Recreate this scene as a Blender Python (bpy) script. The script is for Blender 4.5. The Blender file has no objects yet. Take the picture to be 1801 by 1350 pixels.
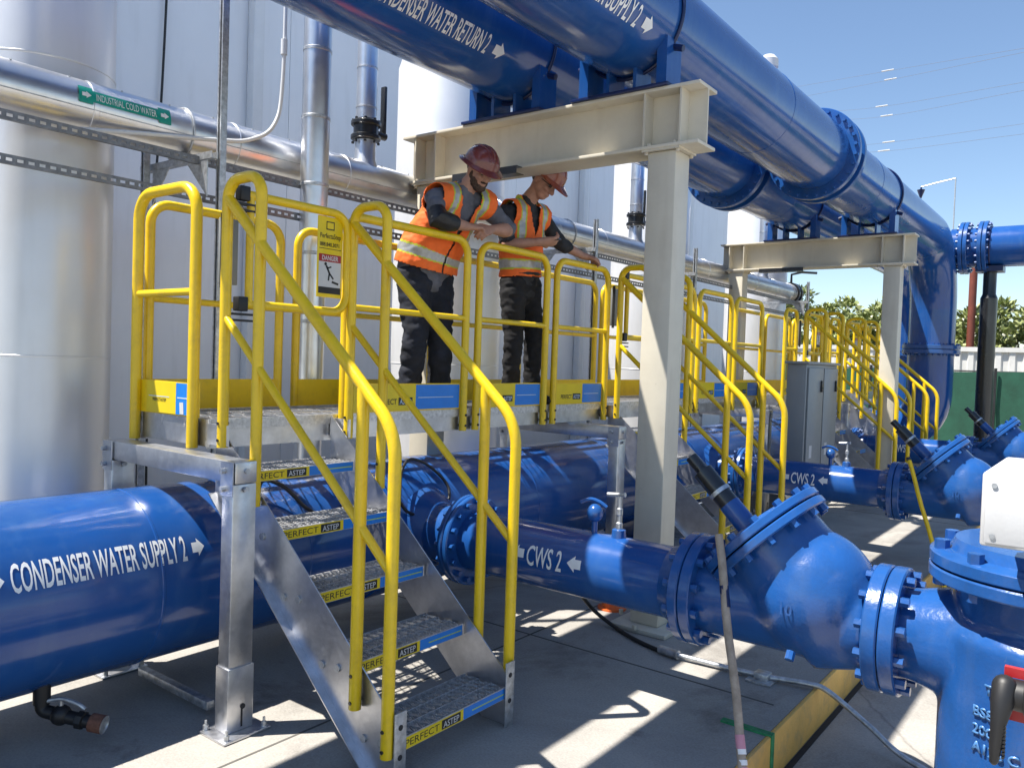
import bpy, bmesh, math, random
from mathutils import Vector, Matrix
random.seed(7)
SC = bpy.context.scene
COL = SC.collection
V = Vector
rad = math.radians

# ------------------------------------------------------------------ camera, sky, sun, exposure
cam_d = bpy.data.cameras.new('camera')
cam = bpy.data.objects.new('camera', cam_d)
COL.objects.link(cam)
SC.camera = cam
cam_d.sensor_width = 36.0
cam_d.lens = 28.19
cam_d.clip_start = 0.05
cam_d.clip_end = 2000.0
_yaw, _pit, _rol = rad(37.25654), rad(-1.734185), rad(1.948712)
_f = V((-math.sin(_yaw) * math.cos(_pit), math.cos(_yaw) * math.cos(_pit), math.sin(_pit)))
_r = V((math.cos(_yaw), math.sin(_yaw), 0)); _u = _r.cross(_f)
_R = _r * math.cos(_rol) + _u * math.sin(_rol)
_U = -_r * math.sin(_rol) + _u * math.cos(_rol)
cam.matrix_world = Matrix(((_R.x, _U.x, -_f.x, 0), (_R.y, _U.y, -_f.y, 0), (_R.z, _U.z, -_f.z, 1.7), (0, 0, 0, 1)))

SUN_S, SUN_T = 0.34, 0.37            # shift of a shadow in +X and +Y per metre of height
sun_to = V((-SUN_S, -SUN_T, 1)).normalized()
sun_el = math.asin(sun_to.z)
world = bpy.data.worlds.new('World')
SC.world = world
world.use_nodes = True
wn = world.node_tree.nodes; wl = world.node_tree.links
sky = wn.new('ShaderNodeTexSky')
sky.sky_type = 'NISHITA'
sky.sun_disc = False
sky.sun_elevation = sun_el
sky.sun_rotation = math.atan2(sun_to.x, sun_to.y)
sky.air_density = 1.0; sky.dust_density = 0.25; sky.ozone_density = 2.6
wl.new(sky.outputs[0], wn['Background'].inputs[0])
wn['Background'].inputs[1].default_value = 0.092
sun_d = bpy.data.lights.new('sun', 'SUN')
sun_d.energy = 5.0; sun_d.angle = rad(0.5); sun_d.color = (1.0, 0.95, 0.87)
sun = bpy.data.objects.new('sun', sun_d)
COL.objects.link(sun)
sun.rotation_euler = sun_to.to_track_quat('Z', 'Y').to_euler()
sun.location = (-8, -8, 20)
SC.view_settings.view_transform = 'Standard'
SC.view_settings.look = 'None'
SC.view_settings.gamma = 1.0
SC.view_settings.exposure = 1.0
SC.render.engine = 'CYCLES'
SC.cycles.use_denoising = True
SC.cycles.max_bounces = 8
SC.cycles.diffuse_bounces = 4
SC.cycles.sample_clamp_indirect = 6.0
SC.cycles.caustics_reflective = False

# ------------------------------------------------------------------ materials
def mat(name, col, rough=0.5, metal=0.0, var=0.12, vscale=3.0, bump=0.0, bscale=80.0, coat=0.0, rvar=0.08, col2=None, dirt=0.0, dirtcol=(0.1, 0.085, 0.07), dscale=1.2, spec=None, speck=0.0, speckcol=(0.3, 0.3, 0.3), streak=0.0):
    m = bpy.data.materials.new(name); m.use_nodes = True
    nt = m.node_tree; N = nt.nodes; L = nt.links
    b = N['Principled BSDF']
    tc = N.new('ShaderNodeTexCoord')
    no = N.new('ShaderNodeTexNoise'); no.inputs['Scale'].default_value = vscale; no.inputs['Detail'].default_value = 7; no.inputs['Roughness'].default_value = 0.62
    L.new(tc.outputs['Object'], no.inputs['Vector'])
    cr = N.new('ShaderNodeValToRGB')
    c = V(col)
    lo = col2 if col2 else tuple(c * (1 - var)); hi = tuple(min(1, x * (1 + var)) for x in col)
    cr.color_ramp.elements[0].position = 0.32; cr.color_ramp.elements[0].color = (*lo, 1)
    cr.color_ramp.elements[1].position = 0.68; cr.color_ramp.elements[1].color = (*hi, 1)
    L.new(no.outputs['Fac'], cr.inputs['Fac'])
    out = cr.outputs['Color']
    if dirt > 0:
        n2 = N.new('ShaderNodeTexNoise'); n2.inputs['Scale'].default_value = dscale; n2.inputs['Detail'].default_value = 9; n2.inputs['Roughness'].default_value = 0.7
        L.new(tc.outputs['Object'], n2.inputs['Vector'])
        r2 = N.new('ShaderNodeValToRGB'); r2.color_ramp.elements[0].position = 0.5; r2.color_ramp.elements[0].color = (0, 0, 0, 1)
        r2.color_ramp.elements[1].position = 0.72; r2.color_ramp.elements[1].color = (dirt, dirt, dirt, 1)
        L.new(n2.outputs['Fac'], r2.inputs['Fac'])
        mx = N.new('ShaderNodeMixRGB'); mx.inputs[2].default_value = (*dirtcol, 1)
        L.new(r2.outputs['Color'], mx.inputs[0]); L.new(out, mx.inputs[1]); out = mx.outputs[0]
    if streak > 0:                       # runs and dust streaks drawn out downwards
        mp = N.new('ShaderNodeMapping'); mp.inputs['Scale'].default_value = (7, 7, 0.9); L.new(tc.outputs['Object'], mp.inputs['Vector'])
        n5 = N.new('ShaderNodeTexNoise'); n5.inputs['Scale'].default_value = 1.6; n5.inputs['Detail'].default_value = 8; L.new(mp.outputs[0], n5.inputs['Vector'])
        r5 = N.new('ShaderNodeValToRGB'); r5.color_ramp.elements[0].position = 0.52; r5.color_ramp.elements[0].color = (0, 0, 0, 1); r5.color_ramp.elements[1].position = 0.75; r5.color_ramp.elements[1].color = (streak, streak, streak, 1)
        L.new(n5.outputs['Fac'], r5.inputs['Fac']); m5 = N.new('ShaderNodeMixRGB'); m5.inputs[2].default_value = (*speckcol, 1); L.new(r5.outputs['Color'], m5.inputs[0]); L.new(out, m5.inputs[1]); out = m5.outputs[0]
    if speck > 0:                        # small scuffs and chips
        n4 = N.new('ShaderNodeTexNoise'); n4.inputs['Scale'].default_value = 26; n4.inputs['Detail'].default_value = 6; n4.inputs['Roughness'].default_value = 0.75; n4.inputs['Distortion'].default_value = 0.8
        L.new(tc.outputs['Object'], n4.inputs['Vector'])
        r4 = N.new('ShaderNodeValToRGB'); r4.color_ramp.elements[0].position = 0.665; r4.color_ramp.elements[0].color = (0, 0, 0, 1); r4.color_ramp.elements[1].position = 0.70; r4.color_ramp.elements[1].color = (speck, speck, speck, 1)
        L.new(n4.outputs['Fac'], r4.inputs['Fac']); m4 = N.new('ShaderNodeMixRGB'); m4.inputs[2].default_value = (*speckcol, 1); L.new(r4.outputs['Color'], m4.inputs[0]); L.new(out, m4.inputs[1]); out = m4.outputs[0]
    L.new(out, b.inputs['Base Color'])
    b.inputs['Metallic'].default_value = metal
    rr = N.new('ShaderNodeMapRange'); rr.inputs['To Min'].default_value = max(0.02, rough - rvar); rr.inputs['To Max'].default_value = min(1, rough + rvar)
    n3 = N.new('ShaderNodeTexNoise'); n3.inputs['Scale'].default_value = vscale * 4.3; n3.inputs['Detail'].default_value = 5
    L.new(tc.outputs['Object'], n3.inputs['Vector'])
    L.new(n3.outputs['Fac'], rr.inputs['Value']); L.new(rr.outputs[0], b.inputs['Roughness'])
    if coat: b.inputs['Coat Weight'].default_value = coat; b.inputs['Coat Roughness'].default_value = 0.08
    if spec is not None: b.inputs['Specular IOR Level'].default_value = spec
    if bump:
        nb = N.new('ShaderNodeTexNoise'); nb.inputs['Scale'].default_value = bscale; nb.inputs['Detail'].default_value = 4
        L.new(tc.outputs['Object'], nb.inputs['Vector'])
        bp = N.new('ShaderNodeBump'); bp.inputs['Strength'].default_value = bump; bp.inputs['Distance'].default_value = 0.01
        L.new(nb.outputs['Fac'], bp.inputs['Height']); L.new(bp.outputs['Normal'], b.inputs['Normal'])
    return m

M = {}
M['blue'] = mat('blue_pipe_paint', (0.011, 0.074, 0.285), 0.17, var=0.10, vscale=1.4, bump=0.05, bscale=16, coat=0.2, dirt=0.30, dirtcol=(0.06, 0.13, 0.28), dscale=2.6, speck=0.45, speckcol=(0.07, 0.16, 0.34), streak=0.28)
M['bluecast'] = mat('blue_cast_iron_paint', (0.014, 0.085, 0.30), 0.23, var=0.10, vscale=5, bump=0.12, bscale=60, coat=0.25, dirt=0.45, dirtcol=(0.022, 0.06, 0.16), dscale=6, speck=0.45, speckcol=(0.10, 0.15, 0.24), streak=0.2)
M['navy'] = mat('dark_blue_steel', (0.004, 0.014, 0.075), 0.32, var=0.2, bump=0.1)
M['yellow'] = mat('yellow_safety_paint', (0.84, 0.57, 0.008), 0.32, var=0.06, vscale=6, bump=0.08, bscale=90, coat=0.15, dirt=0.5, dirtcol=(0.50, 0.32, 0.03), dscale=9, speck=0.5, speckcol=(0.36, 0.27, 0.10))
M['alu'] = mat('mill_aluminium', (0.62, 0.63, 0.66), 0.36, 0.95, var=0.16, vscale=9, bump=0.04, bscale=140, rvar=0.12, dirt=0.35, dirtcol=(0.36, 0.36, 0.38), dscale=7)
M['alup'] = mat('serrated_aluminium', (0.60, 0.60, 0.61), 0.42, 0.55, var=0.25, vscale=40)
M['galv'] = mat('galvanised_steel', (0.52, 0.54, 0.56), 0.45, 0.85, var=0.3, vscale=30, rvar=0.15, dirt=0.3, dirtcol=(0.3, 0.31, 0.32), dscale=9)
M['galv_shaded'] = mat('shade_darkened_galvanised_steel', (0.20, 0.205, 0.22), 0.5, 0.7, var=0.3, vscale=20)  # same galvanised steel, with the shade on the channels put into its colour
M['jacket'] = mat('aluminium_pipe_jacket', (0.72, 0.725, 0.74), 0.33, 0.92, var=0.1, vscale=4, bump=0.1, bscale=5, rvar=0.1)
M['tank'] = mat('pale_tank_coating', (0.80, 0.80, 0.80), 0.38, 0.4, var=0.06, vscale=0.9, bump=0.04, bscale=3, streak=0.3, speckcol=(0.66, 0.65, 0.62))
M['panel'] = mat('pale_wall_panel', (0.82, 0.83, 0.85), 0.45, 0.05, var=0.04, vscale=0.7, bump=0.05, bscale=1.2, dirt=0.2, dirtcol=(0.70, 0.70, 0.71), dscale=0.8, streak=0.25, speckcol=(0.62, 0.62, 0.62))
M['trim'] = mat('pale_trim_paint', (0.72, 0.73, 0.74), 0.45, var=0.05)
M['beige'] = mat('beige_steel_paint', (0.62, 0.575, 0.47), 0.45, var=0.05, vscale=4, bump=0.05, bscale=40, dirt=0.2, dirtcol=(0.42, 0.36, 0.27), dscale=3, speck=0.4, speckcol=(0.30, 0.22, 0.14), streak=0.18)
M['black'] = mat('black_rubber', (0.012, 0.012, 0.013), 0.5, var=0.3)
M['blackst'] = mat('black_coated_steel', (0.015, 0.016, 0.018), 0.3, var=0.3, coat=0.3)
M['dark'] = mat('dark_gap', (0.02, 0.021, 0.025), 0.7)
M['white'] = mat('white_enclosure_paint', (0.60, 0.605, 0.61), 0.42, var=0.04, bump=0.05, dirt=0.3, dirtcol=(0.47, 0.46, 0.44), dscale=5)
M['letter'] = mat('white_vinyl_lettering', (0.80, 0.82, 0.84), 0.5, var=0.08, vscale=12)
M['ink'] = mat('black_ink', (0.015, 0.015, 0.015), 0.5)
M['decal'] = mat('yellow_decal', (0.80, 0.60, 0.012), 0.4, var=0.05, vscale=9)
M['bdecal'] = mat('blue_decal', (0.012, 0.21, 0.70), 0.35, var=0.06, vscale=9)
M['lime'] = mat('lime_line', (0.45, 0.62, 0.08), 0.5)
M['pale'] = mat('pale_decal_line', (0.5, 0.62, 0.75), 0.5)
M['teal'] = mat('teal_sticker', (0.01, 0.30, 0.24), 0.4, var=0.15, vscale=20)
M['red'] = mat('red_plastic', (0.36, 0.018, 0.022), 0.35)
M['redpole'] = mat('rust_red_primer', (0.17, 0.04, 0.022), 0.6, var=0.2)
M['rust'] = mat('rusty_iron', (0.16, 0.07, 0.045), 0.8, var=0.5, vscale=25, bump=0.3)
M['grey'] = mat('grey_cabinet_paint', (0.25, 0.265, 0.27), 0.42, var=0.05, vscale=3, bump=0.03)
M['bead'] = mat('dull_white_wire_marker', (0.5, 0.51, 0.52), 0.6)
M['joint'] = mat('dirty_joint_sealant', (0.10, 0.095, 0.085), 0.9, var=0.3)
M['castletter'] = mat('blue_raised_lettering', (0.07, 0.19, 0.42), 0.3, var=0.1)
M['conc'] = None
M['wood'] = mat('weathered_wood_pole', (0.36, 0.30, 0.24), 0.75, var=0.3, vscale=14, bump=0.3, bscale=50)
M['pink'] = mat('pink_tape', (0.6, 0.28, 0.36), 0.6)
M['skin'] = mat('skin', (0.40, 0.21, 0.145), 0.55, var=0.12, vscale=20, bump=0.08, bscale=120)
M['beard'] = mat('dark_beard', (0.055, 0.03, 0.02), 0.8, var=0.5, vscale=90, bump=0.5, bscale=200)
M['orange'] = mat('hi_vis_orange_mesh', (0.95, 0.16, 0.02), 0.7, var=0.12, vscale=14, bump=0.25, bscale=26)
M['silver'] = mat('reflective_tape', (0.40, 0.41, 0.41), 0.4, 0.3, var=0.15, vscale=40)
M['limetape'] = mat('lime_tape', (0.50, 0.55, 0.05), 0.6)
M['shirtg'] = mat('grey_shirt_cloth', (0.105, 0.11, 0.135), 0.85, var=0.25, vscale=12, bump=0.35, bscale=22)
M['shirtb'] = mat('black_shirt_cloth', (0.022, 0.023, 0.027), 0.85, var=0.4, vscale=12, bump=0.35, bscale=22)
M['denim'] = mat('dark_denim', (0.009, 0.012, 0.022), 0.85, var=0.6, vscale=7, bump=0.5, bscale=14)
M['trou'] = mat('black_trouser_cloth', (0.008, 0.008, 0.010), 0.85, var=0.5, vscale=7, bump=0.5, bscale=14)
M['boot'] = mat('dark_boot_leather', (0.02, 0.015, 0.012), 0.6, var=0.4)
M['hat'] = mat('dark_red_hard_hat', (0.17, 0.040, 0.032), 0.25, var=0.1, coat=0.4)
M['hat2'] = mat('brick_red_hard_hat', (0.23, 0.062, 0.036), 0.25, var=0.1, coat=0.4)
M['leather'] = mat('black_leather_belt', (0.02, 0.018, 0.017), 0.4)
M['green'] = mat('green_windscreen_fabric', (0.012, 0.075, 0.045), 0.8, var=0.25, vscale=2, bump=0.2, bscale=30)
M['cwall'] = mat('corrugated_white_metal', (0.62, 0.61, 0.58), 0.5, var=0.1, vscale=3)
M['bark'] = mat('grey_bark', (0.10, 0.075, 0.055), 0.9, var=0.4, vscale=20, bump=0.5)
M['leaf'] = mat('oleander_leaf', (0.18, 0.215, 0.055), 0.55, var=0.35, vscale=3)
M['leaf2'] = mat('pale_oleander_leaf', (0.32, 0.35, 0.14), 0.55, var=0.3, vscale=3)
M['flower'] = mat('white_blossom', (0.75, 0.73, 0.62), 0.7)
M['curb'] = mat('worn_yellow_kerb_paint', (0.86, 0.51, 0.13), 0.7, var=0.12, vscale=4, bump=0.25, bscale=40, dirt=0.75, dirtcol=(0.36, 0.27, 0.17), dscale=3.5)
M['greenline'] = mat('green_marking_paint', (0.03, 0.26, 0.10), 0.7, var=0.3, vscale=20)
M['wire'] = mat('dull_wire', (0.16, 0.17, 0.19), 0.5, 0.3)
M['orangecap'] = mat('orange_plastic', (0.8, 0.15, 0.03), 0.5)
M['glass'] = mat('dark_lens', (0.01, 0.01, 0.012), 0.1, coat=0.5)

def concrete(name, c1, c2, c3):
    m = bpy.data.materials.new(name); m.use_nodes = True
    nt = m.node_tree; N = nt.nodes; L = nt.links; b = N['Principled BSDF']
    tc = N.new('ShaderNodeTexCoord')
    def noise(s, d=8, r=0.65, w=None):
        n = N.new('ShaderNodeTexNoise'); n.inputs['Scale'].default_value = s; n.inputs['Detail'].default_value = d; n.inputs['Roughness'].default_value = r
        if w: n.inputs['Distortion'].default_value = w
        L.new(tc.outputs['Object'], n.inputs['Vector']); return n.outputs['Fac']
    def ramp(x, p0, a, p1, c):
        r = N.new('ShaderNodeValToRGB'); r.color_ramp.elements[0].position = p0; r.color_ramp.elements[0].color = (*a, 1)
        r.color_ramp.elements[1].position = p1; r.color_ramp.elements[1].color = (*c, 1); L.new(x, r.inputs['Fac']); return r.outputs['Color']
    def mix(f, a, c2_, kind='MIX', fac=None):
        x = N.new('ShaderNodeMixRGB'); x.blend_type = kind
        if f is not None: L.new(f, x.inputs[0])
        else: x.inputs[0].default_value = fac
        L.new(a, x.inputs[1]); L.new(c2_, x.inputs[2]); return x.outputs[0]
    base = ramp(noise(0.9, 9, 0.7, 0.6), 0.33, c1, 0.66, c2)
    st = N.new('ShaderNodeRGB'); st.outputs[0].default_value = (*c3, 1)
    stain = ramp(noise(0.55, 10, 0.72, 1.5), 0.52, (0, 0, 0), 0.68, (0.75, 0.75, 0.75))
    base = mix(stain, base, st.outputs[0])
    spots = ramp(noise(9, 6, 0.8), 0.64, (0, 0, 0), 0.72, (0.6, 0.6, 0.6))
    base = mix(spots, base, st.outputs[0])
    vo = N.new('ShaderNodeTexVoronoi'); vo.feature = 'DISTANCE_TO_EDGE'; vo.inputs['Scale'].default_value = 0.24
    wv = N.new('ShaderNodeMixRGB'); wv.blend_type = 'ADD'; wv.inputs[0].default_value = 0.35; L.new(tc.outputs['Object'], wv.inputs[1])
    nz = N.new('ShaderNodeTexNoise'); nz.inputs['Scale'].default_value = 2.2; nz.inputs['Detail'].default_value = 8; L.new(tc.outputs['Object'], nz.inputs['Vector']); L.new(nz.outputs['Color'], wv.inputs[2]); L.new(wv.outputs[0], vo.inputs['Vector'])
    crack = ramp(vo.outputs['Distance'], 0.0006, (0.45, 0.45, 0.45), 0.0025, (1, 1, 1))
    base = mix(None, base, crack, 'MULTIPLY', 0.6)
    drip = ramp(noise(2.6, 5, 0.55, 0.4), 0.66, (0, 0, 0), 0.74, (0.5, 0.5, 0.5)); dk = N.new('ShaderNodeRGB'); dk.outputs[0].default_value = (c3[0] * 0.6, c3[1] * 0.6, c3[2] * 0.6, 1)
    base = mix(drip, base, dk.outputs[0])
    fine = ramp(noise(90, 3, 0.7), 0.3, (0.72, 0.72, 0.72), 0.7, (1.1, 1.1, 1.1))
    base = mix(None, base, fine, 'MULTIPLY', 0.8)
    L.new(base, b.inputs['Base Color'])
    b.inputs['Roughness'].default_value = 0.7
    rr = N.new('ShaderNodeMapRange'); rr.inputs['To Min'].default_value = 0.5; rr.inputs['To Max'].default_value = 0.9
    L.new(noise(0.7, 6), rr.inputs['Value']); L.new(rr.outputs[0], b.inputs['Roughness'])
    bp = N.new('ShaderNodeBump'); bp.inputs['Strength'].default_value = 0.35; bp.inputs['Distance'].default_value = 0.006
    L.new(noise(55, 6, 0.7), bp.inputs['Height']); L.new(bp.outputs['Normal'], b.inputs['Normal'])
    return m
M['conc'] = concrete('pad_concrete', (0.30, 0.285, 0.26), (0.44, 0.415, 0.375), (0.15, 0.135, 0.12))
M['conc2'] = concrete('yard_concrete', (0.32, 0.30, 0.27), (0.44, 0.415, 0.375), (0.18, 0.165, 0.145))

# ------------------------------------------------------------------ mesh builder
class MB:
    def __init__(s): s.v = []; s.f = []; s.mi = []; s.sm = []
    def add(s, vs, fs, mi=0, smooth=False):
        o = len(s.v); s.v += [V(p) for p in vs]
        for f in fs: s.f.append([i + o for i in f]); s.mi.append(mi); s.sm.append(smooth)
        return s
    def box(s, c, d, mi=0, rot=None, bev=0.0):
        c = V(c); hx, hy, hz = d[0] / 2, d[1] / 2, d[2] / 2
        if bev > 0:
            bm = bmesh.new(); bmesh.ops.create_cube(bm, size=1.0)
            for q in bm.verts: q.co = V((q.co.x * d[0], q.co.y * d[1], q.co.z * d[2]))
            bmesh.ops.bevel(bm, geom=bm.edges[:], offset=min(bev, min(d) * 0.45), segments=2, profile=0.5, affect='EDGES')
            bm.verts.index_update()
            vs = [q.co.copy() for q in bm.verts]; fs = [[q.index for q in f.verts] for f in bm.faces]; bm.free()
            if rot is not None: vs = [rot @ p for p in vs]
            return s.add([c + p for p in vs], fs, mi, True)
        vs = [V((x, y, z)) for x in (-hx, hx) for y in (-hy, hy) for z in (-hz, hz)]
        if rot is not None: vs = [rot @ p for p in vs]
        return s.add([c + p for p in vs], [(0, 1, 3, 2), (4, 6, 7, 5), (0, 4, 5, 1), (2, 3, 7, 6), (0, 2, 6, 4), (1, 5, 7, 3)], mi)
    def b2(s, lo, hi, mi=0, bev=0.0):
        lo, hi = V(lo), V(hi); return s.box((lo + hi) / 2, hi - lo, mi, None, bev)
    def bar(s, a, b, w, h, mi=0, up=(0, 0, 1)):          # square bar between two points
        a, b = V(a), V(b); d = (b - a).normalized(); up = V(up)
        x = d.cross(up)
        if x.length < 1e-4: x = d.cross(V((1, 0, 0)))
        x.normalize(); z = x.cross(d)
        vs = [p + x * (w / 2 * i) + z * (h / 2 * j) for p in (a, b) for i, j in ((-1, -1), (1, -1), (1, 1), (-1, 1))]
        return s.add(vs, [(3, 2, 1, 0), (4, 5, 6, 7), (0, 1, 5, 4), (1, 2, 6, 5), (2, 3, 7, 6), (3, 0, 4, 7)], mi)
    def tube(s, pts, r, n=12, mi=0, caps=True, closed=False, side=None, ks=None, round_caps=False):
        P = [V(p) for p in pts]; k = len(P)
        R = list(r) if isinstance(r, (list, tuple)) else [r] * k
        if round_caps and not closed:
            d0 = (P[0] - P[1]).normalized(); d1 = (P[-1] - P[-2]).normalized()
            K0 = ks[0] if ks else 1; K1 = ks[-1] if ks else 1
            pre = [(P[0] + d0 * R[0] * math.sin(a), R[0] * math.cos(a)) for a in (1.45, 1.1, 0.7, 0.35)]
            post = [(P[-1] + d1 * R[-1] * math.sin(a), R[-1] * math.cos(a)) for a in (0.35, 0.7, 1.1, 1.45)]
            P = [p for p, _ in pre] + P + [p for p, _ in post]; R = [q for _, q in pre] + R + [q for _, q in post]
            if ks: ks = [K0] * 4 + list(ks) + [K1] * 4
            k = len(P)
        T = []
        for i in range(k):
            if closed: t = P[(i + 1) % k] - P[i - 1]
            elif i == 0: t = P[1] - P[0]
            elif i == k - 1: t = P[-1] - P[-2]
            else: t = (P[i + 1] - P[i]).normalized() + (P[i] - P[i - 1]).normalized()
            T.append(t.normalized())
        if side is not None: u = V(side) - T[0] * V(side).dot(T[0])
        else:
            u = T[0].cross(V((0, 0, 1)))
            if u.length < 1e-3: u = T[0].cross(V((0, 1, 0)))
        u.normalize(); vs = []
        for i in range(k):
            u = u - T[i] * u.dot(T[i])
            if u.length < 1e-6: u = T[i].orthogonal()
            u.normalize(); w = T[i].cross(u)
            kk = ks[i] if ks else 1.0
            for j in range(n):
                a = 2 * math.pi * j / n
                vs.append(P[i] + u * (R[i] * kk * math.cos(a)) + w * (R[i] * math.sin(a)))
        fs = []
        for i in range(k if closed else k - 1):
            i2 = (i + 1) % k
            for j in range(n):
                j2 = (j + 1) % n
                fs.append((i * n + j, i * n + j2, i2 * n + j2, i2 * n + j))
        s.add(vs, fs, mi, True)
        if caps and not closed:
            o = len(s.v) - len(vs)
            s.f.append([o + j for j in range(n)][::-1]); s.mi.append(mi); s.sm.append(False)
            s.f.append([o + (k - 1) * n + j for j in range(n)]); s.mi.append(mi); s.sm.append(False)
        return s
    def cyl(s, a, b, r, n=16, mi=0, r2=None): return s.tube([a, b], [r, r if r2 is None else r2], n, mi)
    def lathe(s, c, axis, prof, n=48, mi=0, closed=False):     # prof: (distance along axis, radius)
        c = V(c); ax = V(axis).normalized(); u = ax.orthogonal().normalized(); w = ax.cross(u); vs = []
        for h, r in prof:
            for j in range(n):
                a = 2 * math.pi * j / n; vs.append(c + ax * h + u * (r * math.cos(a)) + w * (r * math.sin(a)))
        fs = []; k = len(prof)
        for i in range(k if closed else k - 1):
            i2 = (i + 1) % k
            for j in range(n): j2 = (j + 1) % n; fs.append((i * n + j, i * n + j2, i2 * n + j2, i2 * n + j))
        s.add(vs, fs, mi, True)
        o = len(s.v) - len(vs)
        if not closed:
            for i, rev in ((0, True), (k - 1, False)):
                if prof[i][1] > 1e-5:
                    ff = [o + i * n + j for j in range(n)]; s.f.append(ff[::-1] if rev else ff); s.mi.append(mi); s.sm.append(False)
        return s
    def ball(s, c, r, mi=0, n=16, rot=None):
        c = V(c); rx, ry, rz = (r, r, r) if not isinstance(r, (tuple, list)) else r; vs = []; m = n // 2
        for i in range(1, m):
            t = math.pi * i / m
            for j in range(n):
                a = 2 * math.pi * j / n; p = V((rx * math.sin(t) * math.cos(a), ry * math.sin(t) * math.sin(a), rz * math.cos(t)))
                vs.append(c + (rot @ p if rot is not None else p))
        top, bot = V((0, 0, rz)), V((0, 0, -rz))
        if rot is not None: top, bot = rot @ top, rot @ bot
        vs += [c + top, c + bot]; T = len(vs) - 2; fs = []
        for i in range(m - 2):
            for j in range(n): j2 = (j + 1) % n; fs.append((i * n + j, (i + 1) * n + j, (i + 1) * n + j2, i * n + j2))
        for j in range(n):
            j2 = (j + 1) % n; fs.append((T, j, j2)); fs.append((T + 1, (m - 2) * n + j2, (m - 2) * n + j))
        return s.add(vs, fs, mi, True)
    def prism(s, poly, ux, uy, o, th, mi=0):               # flat polygon with thickness th along ux x uy
        ux, uy, o = V(ux), V(uy), V(o); nz = ux.cross(uy).normalized() * th; k = len(poly)
        a = [o + ux * x + uy * y for x, y in poly]; b = [p + nz for p in a]
        fs = [list(range(k))[::-1], list(range(k, 2 * k))] + [(i, (i + 1) % k, k + (i + 1) % k, k + i) for i in range(k)]
        return s.add(a + b, fs, mi)
    def build(s, name, mats, parent=None, loc=None, auto=38):
        me = bpy.data.meshes.new(name)
        org = ORG[parent.name] if parent else (V(loc) if loc is not None else V((0, 0, 0)))
        me.from_pydata([tuple(p - org) for p in s.v], [], s.f)
        if not isinstance(mats, (list, tuple)): mats = [mats]
        for m in mats: me.materials.append(M[m] if isinstance(m, str) else m)
        me.polygons.foreach_set('material_index', s.mi)
        me.polygons.foreach_set('use_smooth', [True] * len(s.f))
        me.update()
        try: me.set_sharp_from_angle(angle=rad(auto))
        except Exception: me.polygons.foreach_set('use_smooth', s.sm)
        o = bpy.data.objects.new(name, me); COL.objects.link(o)
        if parent: o.parent = parent
        else: o.location = org
        ORG[o.name] = org.copy()
        return o
ORG = {}

def tag(o, label=None, cat=None, group=None, kind=None):
    if label: o['label'] = label
    if cat: o['category'] = cat
    if group: o['group'] = group
    if kind: o['kind'] = kind
    return o
def thing(name, label, cat, loc, group=None):
    o = bpy.data.objects.new(name, None); o.empty_display_size = 0.2; COL.objects.link(o); o.location = loc; ORG[o.name] = V(loc)
    return tag(o, label, cat, group)
def copy_tree(o, delta, label=None, group=None):
    def rec(q, par):
        c = q.copy(); COL.objects.link(c); ORG[c.name] = ORG[q.name] + V(delta)
        if par: c.parent = par
        for ch in list(q.children): rec(ch, c)
        return c
    c = rec(o, None); c.location = V(o.location) + V(delta)
    if label: c['label'] = label
    if group: c['group'] = group
    return c
def fillet(pts, r, n=6, closed=False):
    P = [V(p) for p in pts]; out = []; k = len(P)
    for i in range(k):
        if not closed and i in (0, k - 1): out.append(P[i]); continue
        a, b, c = P[i - 1], P[i], P[(i + 1) % k]
        d1 = (a - b); d2 = (c - b); rr = min(r, d1.length * 0.49, d2.length * 0.49)
        d1.normalize(); d2.normalize(); ang = d1.angle(d2)
        if ang > 3.1: out.append(b); continue
        R = rr * math.tan(ang / 2); cen = b + (d1 + d2).normalized() * (R / math.sin(ang / 2))
        s1 = b + d1 * rr - cen; s2 = b + d2 * rr - cen
        for j in range(n + 1):
            t = j / n; tot = math.pi - ang
            p = s1 * (math.sin((1 - t) * tot) / math.sin(tot)) + s2 * (math.sin(t * tot) / math.sin(tot))
            out.append(cen + p)
    return out
def smooth_path(pts, n=6):                                   # Catmull-Rom through points
    P = [V(p) for p in pts]; P = [P[0] * 2 - P[1]] + P + [P[-1] * 2 - P[-2]]; out = []
    for i in range(1, len(P) - 2):
        for j in range(n):
            t = j / n; a, b, c, d = P[i - 1], P[i], P[i + 1], P[i + 2]
            out.append(0.5 * ((2 * b) + (c - a) * t + (2 * a - 5 * b + 4 * c - d) * t * t + (3 * b - a - 3 * c + d) * t ** 3))
    out.append(P[-2]); return out
def bolts(mb, c, axis, R, n, r=0.014, h=0.02, mi=0, ph=0.0, both=None):
    c = V(c); ax = V(axis).normalized(); u = ax.orthogonal().normalized(); w = ax.cross(u)
    for j in range(n):
        a = 2 * math.pi * (j + ph) / n; p = c + u * (R * math.cos(a)) + w * (R * math.sin(a))
        mb.tube([p, p + ax * h], r, 6, mi)
        if both: mb.tube([p - ax * both, p - ax * (both + h)], r, 6, mi)

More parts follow.
